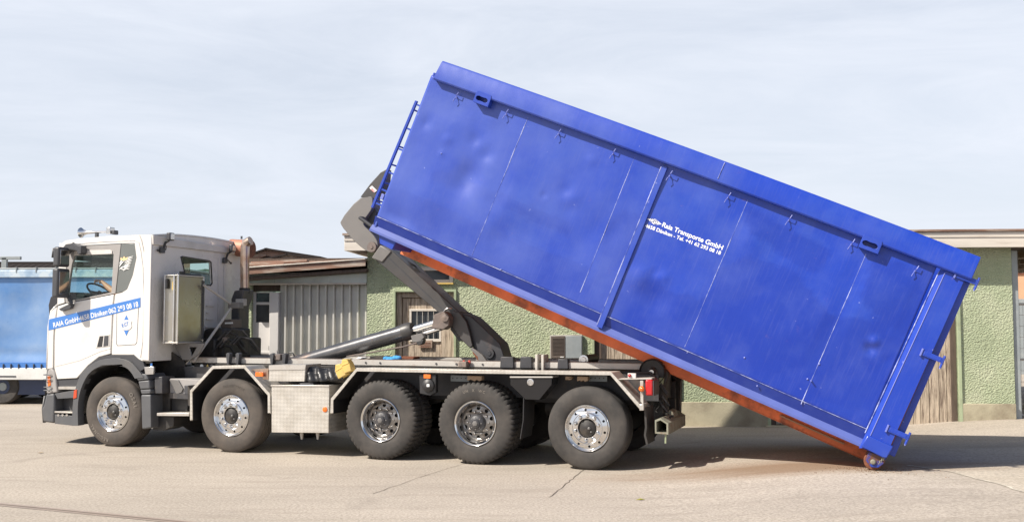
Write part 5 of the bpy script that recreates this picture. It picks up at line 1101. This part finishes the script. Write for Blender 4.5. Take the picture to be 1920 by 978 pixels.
# lettering
a = C(1241, 424.5); b_ = C(1354, 468.5)
lettering('Raia Transporte GmbH', a, math.dist(a, b_), math.atan2(b_[1]-a[1], b_[0]-a[0]), -.0075, M['whitetext'], box_, off=OFF, bold=.02, height=.060)
a = C(1209.5, 425.5); b_ = C(1350.5, 477.5)
lettering('4658 Däniken - Tel. +41 62 293 08 18', a, math.dist(a, b_), math.atan2(b_[1]-a[1], b_[0]-a[0]), -.0075, M['whitetext'], box_, off=OFF, bold=.018, height=.046)
lo = K().plate(smooth_poly(CP([(1214,410),(1221,410),(1230,411),(1241,420.5),(1234,421),(1226,420.5)]), 0), -.008, -.0055).build('container_emblem', M['whitetext'], box_, smooth=0)
c0 = C(1229.2, 416.2)
K().plate(circ(c0[0], c0[1], .028, 20), -.0105, -.0085, [circ(c0[0], c0[1], .021, 20)]).plate(circ(c0[0]-.046, c0[1]+.006, .024, 14), -.0105, -.0085, [circ(c0[0]-.046, c0[1]+.006, .018, 14)]).build('emblem_ring', M['navy'], lo, smooth=0)
lettering('T', (c0[0]-.011, c0[1]-.012), .022, 0, -.0115, M['navy'], lo, off=OFF, bold=.02, height=.025)

# ================================================================== GREEN RENDERED BUILDING
B = Frame(-2.85, 19.10, -.0758)
bld = empty('garage_building', frameM(B), 'low green roughcast building with plank garage doors and a pale roof fascia, behind the container', 'building')
def BP(pts, n=0.0): return B.pl(pts, n)
def bx_(px): return B.at(px, 700)[0]
SOF = 3.20; PLH = B.at(1340, 753)[1]
xl = bx_(687); xr = B.at(1900, 620)[0]
op1 = (bx_(741.5), bx_(851), B.at(796, 547)[1]); op2 = (bx_(1115), bx_(1271), 2.5); op3 = (bx_(1444), bx_(1796), 2.5)
wq = (bx_(765), bx_(846), B.at(800, 527)[1], B.at(800, 503)[1])
outer = [(xl, 0), (op1[0], 0), (op1[0], op1[2]), (op1[1], op1[2]), (op1[1], 0), (op2[0], 0), (op2[0], op2[2]), (op2[1], op2[2]), (op2[1], 0), (op3[0], 0), (op3[0], op3[2]), (op3[1], op3[2]), (op3[1], 0), (xr, 0), (xr, SOF), (xl, SOF)]
MB().plate(outer, 0, .3, [[(wq[0], wq[2]), (wq[1], wq[2]), (wq[1], wq[3]), (wq[0], wq[3])]]).build('wall', M['roughcast'], bld, smooth=0)
MB().box(xl, xl+.3, .3, 7, 0, SOF).box(xr-.3, xr, .3, 7, 0, SOF).box(xl, xr, 7, 7.3, 0, SOF).build('wall', M['roughcast'], bld, smooth=0)
for a, b_ in ((xl, op1[0]), (op1[1], op2[0]), (op2[1], op3[0]), (op3[1], xr)):
    MB().box(a, b_, -.035, -.002, -.2, PLH).build('plinth', M['plinth'], bld, bevel=.008)
def trim(o_, w_=.045):
    MB().plate([(o_[0]-w_, 0), (o_[0]-w_, o_[2]+w_), (o_[1]+w_, o_[2]+w_), (o_[1]+w_, 0), (o_[1], 0), (o_[1], o_[2]), (o_[0], o_[2]), (o_[0], 0)], -.04, .3).build('door_surround', M['green_trim'], bld, bevel=.006)
trim(op1); trim(op2, .05); trim(op3, .06)
MB().plate([(wq[0]-.03, wq[2]-.04), (wq[1]+.03, wq[2]-.04), (wq[1]+.03, wq[3]+.03), (wq[0]-.03, wq[3]+.03)], -.02, .2, [[(wq[0]+.04, wq[2]+.03), (wq[1]-.04, wq[2]+.03), (wq[1]-.04, wq[3]-.04), (wq[0]+.04, wq[3]-.04)]]).build('window_frame', M['fascia'], bld, bevel=.005)
pn = MB().box(wq[0], wq[1], .06, .07, wq[2], wq[3]).build('window', M['windowdark'], bld)
MB().box(wq[0]-.02, wq[1]+.04, -.06, .0, wq[2]-.06, wq[2]-.03).build('window_sill', M['yellow'], pn, bevel=.004)
def planks(a, b_, z0, z1, w_, nn, name='garage_door', seed=1):
    rnd = random.Random(seed); m = MB(); s = a
    while s < b_-.02:
        e = min(s+w_*rnd.uniform(.85, 1.15), b_); d = rnd.uniform(-.006, .006)
        m.box(s+.004, e-.004, nn+d, nn+.03+d, z0+rnd.uniform(0, .02), z1); s = e
    dd = m.build(name, M['wood'], bld, bevel=.004)
    MB().box(a, b_, nn+.035, nn+.05, z0, z1).build('door_backing', M['wood_dark'], dd)
    return dd
# small door with barred window
wz0, wz1 = B.at(800, 635, .1)[1], B.at(800, 583, .1)[1]; ws0, ws1 = B.at(772, 600, .1)[0], B.at(824, 600, .1)[0]
MB().box(op1[0], op1[0]+.10, .06, .12, 0, op1[2]).box(op1[1]-.24, op1[1], .06, .12, 0, op1[2]).box(op1[0]+.10, op1[1]-.24, .06, .12, op1[2]-.10, op1[2]).build('door_frame', M['wood'], bld, bevel=.006)
m = MB(); s = op1[0]+.11; rnd = random.Random(5)
while s < op1[1]-.26:
    e = min(s+.115, op1[1]-.245)
    for z0, z1 in (((.02, op1[2]-.11),) if (e < ws0 or s > ws1) else ((.02, wz0), (wz1, op1[2]-.11))): m.box(s+.003, e-.003, .10+rnd.uniform(0, .006), .13, z0, z1)
    s = e
dd = m.build('plank_door', M['wood'], bld, bevel=.003)
MB().box(op1[0], op1[1], .14, .16, 0, op1[2]).build('door_backing', M['wood_dark'], dd)
wd_ = MB().plate([(ws0-.04, wz0-.05), (ws1+.04, wz0-.05), (ws1+.04, wz1+.04), (ws0-.04, wz1+.04)], .07, .11, [[(ws0, wz0), (ws1, wz0), (ws1, wz1), (ws0, wz1)]]).build('door_window', M['fascia'], dd, bevel=.004)
MB().box(ws0, ws1, .115, .12, wz0, wz1).build('pane', M['windowdark'], wd_)
for k in range(1, 5): s = ws0+(ws1-ws0)*k/5; MB().tube([(s, .085, wz0), (s, .085, wz1)], .008, 6).build('window_bar', M['frame_grey'], wd_)
sg_ = MB().plate(BP([(786,639),(811,637),(810,652),(785,652)], .07), .06, .085).build('door_notice', mat('notice_wood', (.34, .25, .19), .7), dd, bevel=.003)
rnd = random.Random(9)
for k in range(4):
    x = 788.5; y = 641.5+2.8*k
    while x < 807:
        w_ = rnd.uniform(1.2, 4.2)
        if x+w_ > 808: break
        MB().plate(BP([(x,y),(x+w_,y-.1),(x+w_,y+1.1),(x,y+1.2)], .055), .055, .059).build('notice_writing', M['rust'], sg_); x += w_+.8
planks(op2[0]+.10, op2[1]-.06, .03, op2[2]-.02, .135, .08, seed=2)
MB().box(op2[0], op2[0]+.13, .02, .14, 0, op2[2]).build('door_post', M['wood_dark'], bld, bevel=.006)
MB().box(op2[1]-.07, op2[1], .04, .14, 0, op2[2]).build('door_post', M['green_trim'], bld, bevel=.006)
planks(op3[0]+.05, op3[1]-.07, .03, op3[2]-.02, .15, .08, seed=4)
MB().box(op3[0], op3[0]+.1, .02, .14, 0, op3[2]).build('door_post', M['wood_dark'], bld, bevel=.006)
MB().box(op3[1]-.10, op3[1]-.0, .05, .14, 0, op3[2]).build('door_post', M['wood_dark'], bld, bevel=.006)
MB().tube([B.at3(1134,675,.05), B.at3(1146,675,.05)], .02, 8).build('door_latch', M['frame_grey'], bld)
MB().box(op3[0]-.1, op3[1]+.1, -.12, .02, -.05, .03).build('threshold', M['plinth'], bld, bevel=.01)
# meter cabinet
ec = MB().plate(BP([(1031,628),(1092,627),(1092,672.5),(1031,672.5)], -.06), -.06, .0).build('meter_cabinet', M['frame_grey'], bld, bevel=.004)
lv = MB().plate(BP([(1033,630),(1059,629.5),(1059,670.5),(1033,670.5)], -.07), -.075, -.06).build('cabinet_door', M['louvre'], ec, bevel=.004)
m = MB()
for k in range(13): z = B.at(1046, 634+k*2.5, -.07)[1]; m.box(B.at(1036, 650)[0], B.at(1057, 650)[0], -.083, -.075, z-.004, z+.004)
m.build('louvre_slats', M['louvre'], lv)
MB().plate(BP([(1061,629.5),(1090.5,629),(1090.5,671),(1061,671)], -.07), -.075, -.06).build('cabinet_door', M['metalgrey'], ec, bevel=.004)
MB().plate(BP([(1050,668),(1057,668),(1057,669.5),(1050,669.5)], -.085), -.088, -.083).build('maker_plate', M['whitetext'], lv)
# roof
FZ = B.at(1850, 434, -.35)[1]
MB().box(xl-.35, xr+4, -.37, -.33, SOF-.02, FZ-.0).build('fascia', M['fascia'], bld, bevel=.006)
MB().box(xl-.35, xr+4, -.385, -.335, FZ-.10, FZ-.015).build('fascia', M['fascia'], bld, bevel=.004)
MB().box(xl-.35, xl-.31, -.33, 7.5, SOF-.02, FZ).build('fascia', M['fascia'], bld, bevel=.006)
MB().box(xl-.38, xr+4.05, -.42, 7.6, FZ, FZ+.04).build('roof', M['roofwood'], bld, bevel=.006)
MB().box(xl-.31, xr+4, -.33, 7.5, SOF, SOF+.03).build('soffit', M['wood_dark'], bld)
for k in range(5): s = xr+.5+.8*k; MB().box(s, s+.10, -.3, 7, SOF-.14, SOF-.0).build('rafter', M['roofwood'], bld)
MB().box(xr+.02, xr+.13, .05, .16, .1, SOF-.05).build('corner_board', M['metalgrey'], bld, bevel=.01)
# ================================================================== CORRUGATED SHED (left)
sh_ = empty('corrugated_shed', frameM(B), 'grey corrugated shed with a white door and a glazed strip, left of the green building', 'shed')
s0, s1 = bx_(516), xl-.03; ztop = B.at(600, 533, .25)[1]
m = MB(); pr = []
nrib = 11; wd = (s1-s0)/nrib
for k in range(nrib):
    a = s0+wd*k; pr += [(a, .25), (a+wd*.62, .25), (a+wd*.70, .17), (a+wd*.90, .17), (a+wd*.98, .25)]
pr.append((s1, .25)); vs = []; fs = []
for (s, n_) in pr: vs += [(s, n_, 0), (s, n_, ztop)]
for i in range(len(pr)-1): fs.append((2*i, 2*i+2, 2*i+3, 2*i+1))
o = m.add(vs, fs).build('corrugated_wall', M['sheet'], sh_, smooth=0); sd = o.modifiers.new('s', 'SOLIDIFY'); sd.thickness = .008; sd.offset = 1
zg0, zg1 = B.at(600, 530, .1)[1], B.at(600, 511, .1)[1]; sg0 = bx_(405)
MB().box(sg0, s1, .10, .14, zg0, zg1).build('glazed_strip', M['dullglass'], sh_)
MB().box(sg0, s1, .06, .16, zg0-.035, zg0).build('glazing_bar', M['fascia'], sh_, bevel=.004)
for px_ in (508, 613): s = bx_(px_); MB().box(s-.012, s+.012, .08, .10, zg0, zg1).build('glazing_joint', M['dullglass'], sh_)
MB().box(sg0, s1, .5, .6, zg1-.1, SOF-.1).build('upper_wall', M['wood_dark'], sh_)
MB().box(sg0, s1, .26, .9, ztop, zg0).build('lintel', M['wood_dark'], sh_)
dl, drr = bx_(463), bx_(500)
fr_ = MB().box(drr, bx_(517), .12, .34, 0, B.at(508, 548, .2)[1]).build('door_post', M['doorwhite'], sh_, bevel=.008)
z1_ = B.at(480, 547, .3)[1]
wdz = [B.at(480, y, .3)[1] for y in (549, 566, 571, 604)]
df = MB().plate([(dl, 0), (drr, 0), (drr, z1_), (dl, z1_)], .28, .33, [[(dl+.06, wdz[1]), (drr-.06, wdz[1]), (drr-.06, wdz[0]), (dl+.06, wdz[0])], [(dl+.06, wdz[3]), (drr-.06, wdz[3]), (drr-.06, wdz[2]), (dl+.06, wdz[2])]]).build('white_door', M['doorwhite'], sh_, bevel=.006)
MB().box(sg0, bx_(517), .30, .36, z1_+.01, zg0).build('door_header', M['wood_dark'], sh_)
MB().box(dl+.05, drr-.05, .30, .31, wdz[3]-.01, wdz[0]).build('pane', M['windowdark'], df)
MB().box(dl, drr-.02, .265, .28, B.at(480, 661, .28)[1]-.01, B.at(480, 659, .28)[1]+.01).build('door_rail', M['doorwhite'], df, bevel=.003)
MB().box(drr-.05, drr-.02, .255, .28, B.at(499, 656, .28)[1], B.at(499, 648, .28)[1]).build('door_lock', M['dark_trim'], df)
MB().box(bx_(449), dl, .2, .5, 0, zg0).build('render_strip', M['roughcast'], sh_)
MB().box(sg0, bx_(449), .3, .5, 0, zg0).build('upper_wall', M['wood_dark'], sh_)
MB().box(sg0, s1, 6, 6.2, 0, 3).build('rear_wall', M['wood_dark'], sh_)
# lean-to roof edge rising towards the green building
ra_ = T_a = B.at(455, 503, -.25); rb2 = B.at(686, 486.5, -.25)
sl = (rb2[1]-ra_[1])/(rb2[0]-ra_[0])
def roofbeam(n0, n1, dz0, dz1, m_, name, x0=-.45, ang=0.0, xe=None):
    a = (ra_[0]+x0, ra_[1]+sl*x0); b_ = (xe if xe is not None else rb2[0]+.0, 0); b_ = (b_[0], ra_[1]+sl*(b_[0]-ra_[0]))
    return MB().plate([(a[0], a[1]+dz0), (b_[0], b_[1]+dz0), (b_[0], b_[1]+dz1), (a[0], a[1]+dz1)], n0, n1).build(name, m_, sh_, bevel=.005)
roofbeam(-.27, -.25, -.12, -.0, M['roofwood'], 'roof_edge'); roofbeam(-.30, 6, .0, .02, M['fascia'], 'roof')
roofbeam(-.20, 6, -.22, -.16, M['wood_dark'], 'roof_boards')
for (pa, pb, n_, m_) in (((455,484),(500,468),1.2,'roofwood'),((500,468),(600,484),1.2,'roofwood'),((455,497),(540,478),.6,'roofwood'),((540,478),(640,492),.6,'roofwood')):
    a = B.at(*pa, n_); b_ = B.at(*pb, n_)
    MB().plate([(a[0], a[1]-.12), (b_[0], b_[1]-.12), (b_[0], b_[1]), (a[0], a[1])], n_, n_+3).build('roof_gable', M[m_], sh_, bevel=.005)
    MB().plate([(a[0]-.02, a[1]+.002), (b_[0]+.02, b_[1]+.002), (b_[0]+.02, b_[1]+.035), (a[0]-.02, a[1]+.035)], n_-.08, n_+3.1).build('roof_sheet', M['roofdark'], sh_)
rnd = random.Random(21)
for k in range(9):
    x0 = 452+rnd.uniform(0, 110); x1 = x0+rnd.uniform(50, 130); y0 = 503-.075*(x0-455)-rnd.uniform(1, 16)*(1 if x0 < 520 else .5); x1 = min(x1, 684)
    nn_ = rnd.uniform(-.1, .8); a = B.at(x0, y0, nn_); b_ = B.at(x1, y0-.05*(x1-x0)+rnd.uniform(-2, 5), nn_)
    MB().plate([(a[0], a[1]-.05), (b_[0], b_[1]-.05), (b_[0], b_[1]), (a[0], a[1]+.01)], nn_, nn_+.9).build('roof_plank', M['roofwood'], sh_, bevel=.004)
# ================================================================== BLUE CURTAIN TRAILER (far left)
F2 = Frame(-11.5, 23.4, R(-3))
trl = empty('curtain_trailer', frameM(F2), 'trailer with pale blue side curtain and low white bed, parked left behind the cab', 'trailer')
t0 = F2.at(0, 506)[1]; tm = F2.at(0, 519)[1]; tb0 = F2.at(0, 684)[1]; te_ = F2.at(330, 600)[0]; ts_ = F2.at(-300, 600)[0]
vs = []; fs = []; nu, nv = 150, 30
for i in range(nu+1):
    for j in range(nv+1):
        u = i/nu; v = j/nv
        s = ts_+(te_-ts_)*u
        d = .07*math.sin(s*.9+v*2.2)*math.sin(v*math.pi)+.07*noise.noise(Vector((s*.8, v*2.5, 3)))*math.sin(v*math.pi)+.018*math.sin(s*5.5+v)*max(0, .2-v)*5*.5+.09*math.exp(-((v-.12)**2)/.003)*.3
        vs.append((s, d, tb0+(tm-tb0)*v))
for i in range(nu):
    for j in range(nv): a = i*(nv+1)+j; fs.append((a, a+nv+1, a+nv+2, a+1))
cm = mat('blue_curtain', (.10, .24, .52), .30, var=.05, scale=.8, dirt=(.27, .38, .56), dscale=.5, dlo=.40, dhi=.68, coat=.2)
o = MB().add(vs, fs).build('side_curtain', cm, trl, smooth=80); sd = o.modifiers.new('s', 'SOLIDIFY'); sd.thickness = .01; sd.offset = -1
MB().box(ts_, te_, .30, 2.5, tb0, t0-.02).build('load_body', M['trailer_navy'], trl)
cv = []
tr_ = MB().box(ts_, te_+.02, -.06, .06, tm-.02, t0).build('top_rail', mat('rail_paleblue', (.30, .42, .56), .4, var=.2, scale=3, dirt=(.5, .58, .64), dscale=3, dlo=.45, dhi=.6), trl, bevel=.02)
for px_ in (33, 70, 107, 144, 181, 218): s = F2.at(px_, 505)[0]; MB().box(s-.01, s+.01, -.07, -.03, t0-.06, t0+.06).build('roof_clip', M['metalgrey'], tr_)
MB().box(ts_, te_, -.03, 2.5, t0, t0+.05).build('trailer_roof', M['metalgrey'], trl, bevel=.02)
z1_, z2_ = F2.at(0, 689)[1], F2.at(0, 711)[1]
MB().box(ts_, te_, -.05, 2.5, z2_, z1_).build('bed_rim', M['curtain_white'], trl, bevel=.01)
MB().box(ts_, te_, -.03, .04, z1_, tb0+.06).build('curtain_hem', M['bluetext'], trl)
for k in range(26):
    s = F2.at(-20+14.2*k, 680)[0]
    if s < te_-.1: MB().box(s-.012, s+.012, -.06, -.03, z1_-.01, tb0+.03).build('curtain_buckle', M['dark_trim'], trl, bevel=.004)
for px_ in (16,): s = F2.at(px_, 703)[0]; MB().box(s-.2, s+.2, -.06, -.05, z2_+.06, z2_+.09).build('bed_handle', M['dark_trim'], trl)
MB().box(ts_, te_, .15, .2, F2.at(0, 740)[1], z2_).build('side_skirt', M['trailer_navy'], trl)
MB().box(ts_, te_, .9, 1.1, .55, z2_).box(ts_, te_, 1.6, 1.8, .45, z2_).build('trailer_frame', M['chassis'], trl)
for px_ in (-2, -60, 250):
    s = F2.at(px_, 745)[0]
    for n_ in (.12, 2.1):
        wl = MB().lathe([(.0, .08), (.16, .06), (.17, .02), (.24, 0), (.36, .0), (.39, .03), (.40, .06), (.40, .22), (.36, .27), (0, .27)], (s, n_, .40), 'y', 40).build('wheel', M['rubber'], trl, smooth=35)
        MB().lathe([(0, .0), (.09, .01), (.10, .04), (.16, .05), (.17, .015)], (s, n_, .40), 'y', 32).build('rim', M['metalgrey'], wl, smooth=35)
for px_ in (30,): s = F2.at(px_, 735)[0]; MB().box(s-.3, s+.1, .3, .7, .45, z2_).build('storage_box', M['olive'], trl, bevel=.02)
# ================================================================== SMALLER BACKGROUND BUILDINGS
F3 = Frame(-15, 32, 0.0)
ds_ = empty('dark_shed', frameM(F3), 'long low shed with a dark ribbed roof seen above the blue trailer', 'shed')
z0 = F3.at(60, 503)[1]-.6; z1_ = F3.at(60, 482)[1]
m = MB(); a = F3.at(-200, 500)[0]; e = F3.at(230, 500)[0]; s = a
MB().box(a, e, .3, 6, 0, z0).build('wall', M['wood_dark'], ds_)
pr = []
while s < e: pr += [(s, 0), (s+.12, 0), (s+.15, -.05), (s+.20, -.05)]; s += .23
vs = []; fs = []
for (s, d) in pr: vs += [(s, d, z0), (s, 3+d, z1_)]
for i in range(len(pr)-1): fs.append((2*i, 2*i+2, 2*i+3, 2*i+1))
o = MB().add(vs, fs).build('ribbed_roof', M['roofdark'], ds_, smooth=0); sd = o.modifiers.new('s', 'SOLIDIFY'); sd.thickness = .03
MB().box(a, e, 2.9, 3.2, z1_-.05, z1_+.03).build('ridge_cap', M['roofdark'], ds_)
q = F3.at(9, 483, -.5); q2 = F3.at(9, 500, -.5)
MB().box(q[0]-.08, q[0]+.08, -.55, -.45, 0, q[1]).box(q[0]-.35, q[0]+.5, -.55, -.45, q[1]-.06, q[1]+.04).build('roof_bracket', M['metalgrey'], ds_, bevel=.01)
F4 = Frame(12, 34, -.1)
ph = empty('peach_house', frameM(F4), 'peach rendered house wall seen past the right end of the green building', 'house')
pa = F4.at(1880, 700)[0]
MB().box(pa, pa+9, 0, 6, 0, F4.at(1910, 455)[1]).build('wall', M['peach'], ph)
MB().box(pa-.4, pa+9.4, -.6, 6.5, F4.at(1910, 455)[1], F4.at(1910, 455)[1]+.2).build('roof', M['roofwood'], ph)
MB().box(pa+.02, pa+9, -.03, .0, F4.at(1910, 512)[1]-.05, F4.at(1910, 512)[1]).build('string_course', M['rust'], ph)
MB().box(pa+.02, pa+9, -.02, .0, 0, F4.at(1910, 560)[1]).build('lower_wall', M['metalgrey'], ph)
# mesh gate right of the building
F5 = Frame(8.9, 18.6, .05)
gt = empty('mesh_gate', frameM(F5), 'galvanised mesh gate between the green building and the frame edge', 'gate')
g0, g1 = F5.at(1897, 700)[0], F5.at(1897, 700)[0]+2.4; gtop = F5.at(1905, 570)[1]
MB().tube([(g0, 0, 0), (g0, 0, gtop)], .03, 10).build('gate_post', M['metalgrey'], gt); MB().tube([(g1, 0, 0), (g1, 0, gtop)], .03, 10).build('gate_post', M['metalgrey'], gt)
MB().tube([(g0, 0, gtop), (g1, 0, gtop)], .022, 8).tube([(g0, 0, .2), (g1, 0, .2)], .022, 8).tube([(g0, 0, 1.2), (g1, 0, 1.2)], .02, 8).build('gate_rail', M['frame_grey'], gt)
m = MB()
for k in range(40): s = g0+.06*k; m.tube([(s, 0, .2), (s, 0, gtop)], .0025, 4)
for k in range(10): z = .2+.2*k; m.tube([(g0, 0, z), (g1, 0, z)], .004, 4)
m.build('wire_mesh', M['frame_grey'], gt, smooth=0)
MB().ball((g0-.02, -.05, B.at(1905, 583)[1]), .03, 8).build('gate_hinge', M['chrome_dull'], gt)
q = ground(1915, 778); q.z = gz(q.x, q.y)
st_ = MB().plate([(q.x-.12, q.z-.05), (q.x+.45, q.z-.05), (q.x+.40, q.z+.36), (q.x+.3, q.z+.42), (q.x-.06, q.z+.40)], q.y-.6, q.y-.3).build('kerb_stone', M['fascia'], None, bevel=.03, seg=3)
tag(st_, 'short pale stone block standing at the foot of the mesh gate', 'stone block')
# ================================================================== HILLS
vs = []; fs = []; rnd = random.Random(4)
HX = [-900+3.0*i for i in range(620)]
for i, x in enumerate(HX):
    h = 34+6*math.sin(x*.006+.6)+4*noise.noise(Vector((x*.02, 0, 0)))+2.2*noise.noise(Vector((x*.22, 3, 0)))+1.2*noise.noise(Vector((x*.9, 5, 0)))
    if x > 150: h *= max(.35, 1-(x-150)/400)
    vs += [(x, 520, 0), (x, 560, h*.6), (x, 600, h), (x, 700, h*.5)]
for i in range(len(HX)-1):
    for j in range(3): fs.append((4*i+j, 4*i+4+j, 4*i+5+j, 4*i+1+j))
tag(MB().add(vs, fs).build('hills', M['hill'], smooth=0), kind='structure')
# ================================================================== LOOSE THINGS
for k, (x, y, rot) in enumerate(((641,701,-28),(652,692,-20))):
    e = Matrix.Translation(T.w(*T.at3(x, y, .10))+Vector((0, 0, .045))) @ Matrix.Rotation(T.ang, 4, 'Z') @ Matrix.Rotation(R(rot), 4, 'Y') @ Matrix.Translation((0, 0, -.09))
    c = empty('wheel_chock', e, ('lower yellow plastic wheel chock leaning against the black tarp cover', 'upper yellow plastic wheel chock lying on the rear mudguard corner')[k], 'wheel chock', 'yellow wheel chocks')
    MB().plate([(-.07, 0), (.07, 0), (.072, .10), (.05, .18), (-.02, .20), (-.065, .12)], -.07, .07).build('chock_body', M['yellow'], c, bevel=.012)
    MB().box(-.072, .074, -.02, .02, .04, .06).box(-.05, .06, -.075, .075, .11, .13).build('chock_rib', M['yellow'], c, bevel=.004)
rv = []; q = Vector(T.at3(736, 673, .66))
m = MB()
for k in range(5): m.ball((q.x-.10+.05*k, q.y+.02*math.sin(k*3), q.z+.01+.012*math.sin(k*5)), .045+.01*(k % 2), 12, (1.1, 1, .7))
o = m.build('rag', M['bluerag'], None, smooth=80); o.matrix_world = frameM(T)
tag(o, 'crumpled bright blue rag lying on the truck deck rail', 'rag')
for (x0, x1, yt, m_, lb) in ((694,720,667,'engine','small black plastic crate on the deck left of the blue rag'),(748,776,668,'rust','rusty brown steel box on the deck right of the blue rag')):
    a = T.at(x0, yt, .75); b_ = T.at(x1, yt, .75)
    o = MB().plate([(a[0], zr1+.012), (b_[0], zr1+.012), (b_[0]+.005, a[1]), (a[0]-.005, a[1])], .74, .95, ).build('deck_box', M[m_], None, bevel=.01); o.matrix_world = frameM(T); tag(o, lb, 'box')
a = T.at(672, 672, .9); b_ = T.at(690, 669, .9)
o = MB().plate([(a[0], zr1+.012), (b_[0], zr1+.012), (b_[0], b_[1]), (b_[0]-.05, b_[1]+.01), (a[0]+.02, a[1]-.02)], .70, .9).build('cloth_bundle', M['whitetext'], None, bevel=.01); o.matrix_world = frameM(T); tag(o, 'white and red cloth bundle on the deck beside the lift cylinder', 'bundle')
# weeds at the wall foot
def weed(name, px, py, k, lab, hgt=.22, grp='weeds along the wall foot'):
    p = ground(px, py); p.z = gz(p.x, p.y); m = MB(); rnd = random.Random(k)
    for i in range(46):
        a = rnd.uniform(0, 6.283); ln = rnd.uniform(.4, 1)*hgt; el = rnd.uniform(.3, 1.4); base = Vector((rnd.uniform(-.08, .08), rnd.uniform(-.03, .03), 0))
        d = Vector((math.cos(a)*math.cos(el), math.sin(a)*math.cos(el), math.sin(el))); q_ = Vector((-math.sin(a), math.cos(a), 0))*.012
        mid = base+d*ln*.6; tip = base+d*ln+Vector((0, 0, -.02))
        m.add([base-q_*.3, base+q_*.3, mid+q_*1.6, tip, mid-q_*1.6], [(0, 1, 2, 3, 4)])
    o = m.build(name, M['leaf'], None, smooth=0); o.location = p; return tag(o, lab, 'weed', grp)
weed('weed', 1760, 791, 1, 'leafy weed growing at the foot of the right garage door', .25)
weed('weed', 1895, 784, 2, 'low weed at the right corner of the green building', .10)
weed('weed', 1838, 786, 3, 'tiny weed tuft under the green wall between garage door and corner', .07)
# dry fallen leaf, scattered grit by the roller
def leaf(px, py, lab, c=(.30, .28, .06)):
    p = ground(px, py); o = MB().add([(0, 0, .006), (.05, .015, .02), (.10, 0, .008), (.05, -.02, .015)], [(0, 1, 2, 3)]).build('fallen_leaf', mat('leaf_dry', c, .8), None, smooth=0); o.location = p; sd = o.modifiers.new('s', 'SOLIDIFY'); sd.thickness = .002
    tag(o, lab, 'leaf', 'fallen leaves on the asphalt')
leaf(1192, 937, 'small yellow-green leaf lying on the open asphalt below the rear wheels')
leaf(70, 849, 'small dry leaf on the asphalt left of the front wheel', (.35, .28, .2))
leaf(1530, 951, 'small brown leaf on the asphalt below the container', (.12, .09, .07))
m = MB(); rnd = random.Random(11); c_ = T.w(*[(lambda q: (q[0], .1, 0))(T.at(1637, 878))][0])
for k in range(420):
    r_ = abs(rnd.gauss(0, .22)); a = rnd.uniform(0, 6.283); p = c_+Vector((math.cos(a)*r_*1.6, math.sin(a)*r_, 0)); z = gz(p.x, p.y); s = rnd.uniform(.002, .008)
    m.add([p+Vector((s, 0, z)), p+Vector((-s, s, z)), p+Vector((-s, -s, z)), p+Vector((0, 0, z+s*1.3))], [(0, 1, 3), (1, 2, 3), (2, 0, 3)])
tag(m.build('rust_flakes', M['dust'], None, smooth=0), 'scattered rust flakes and grit round the container roller', 'grit', kind='stuff')
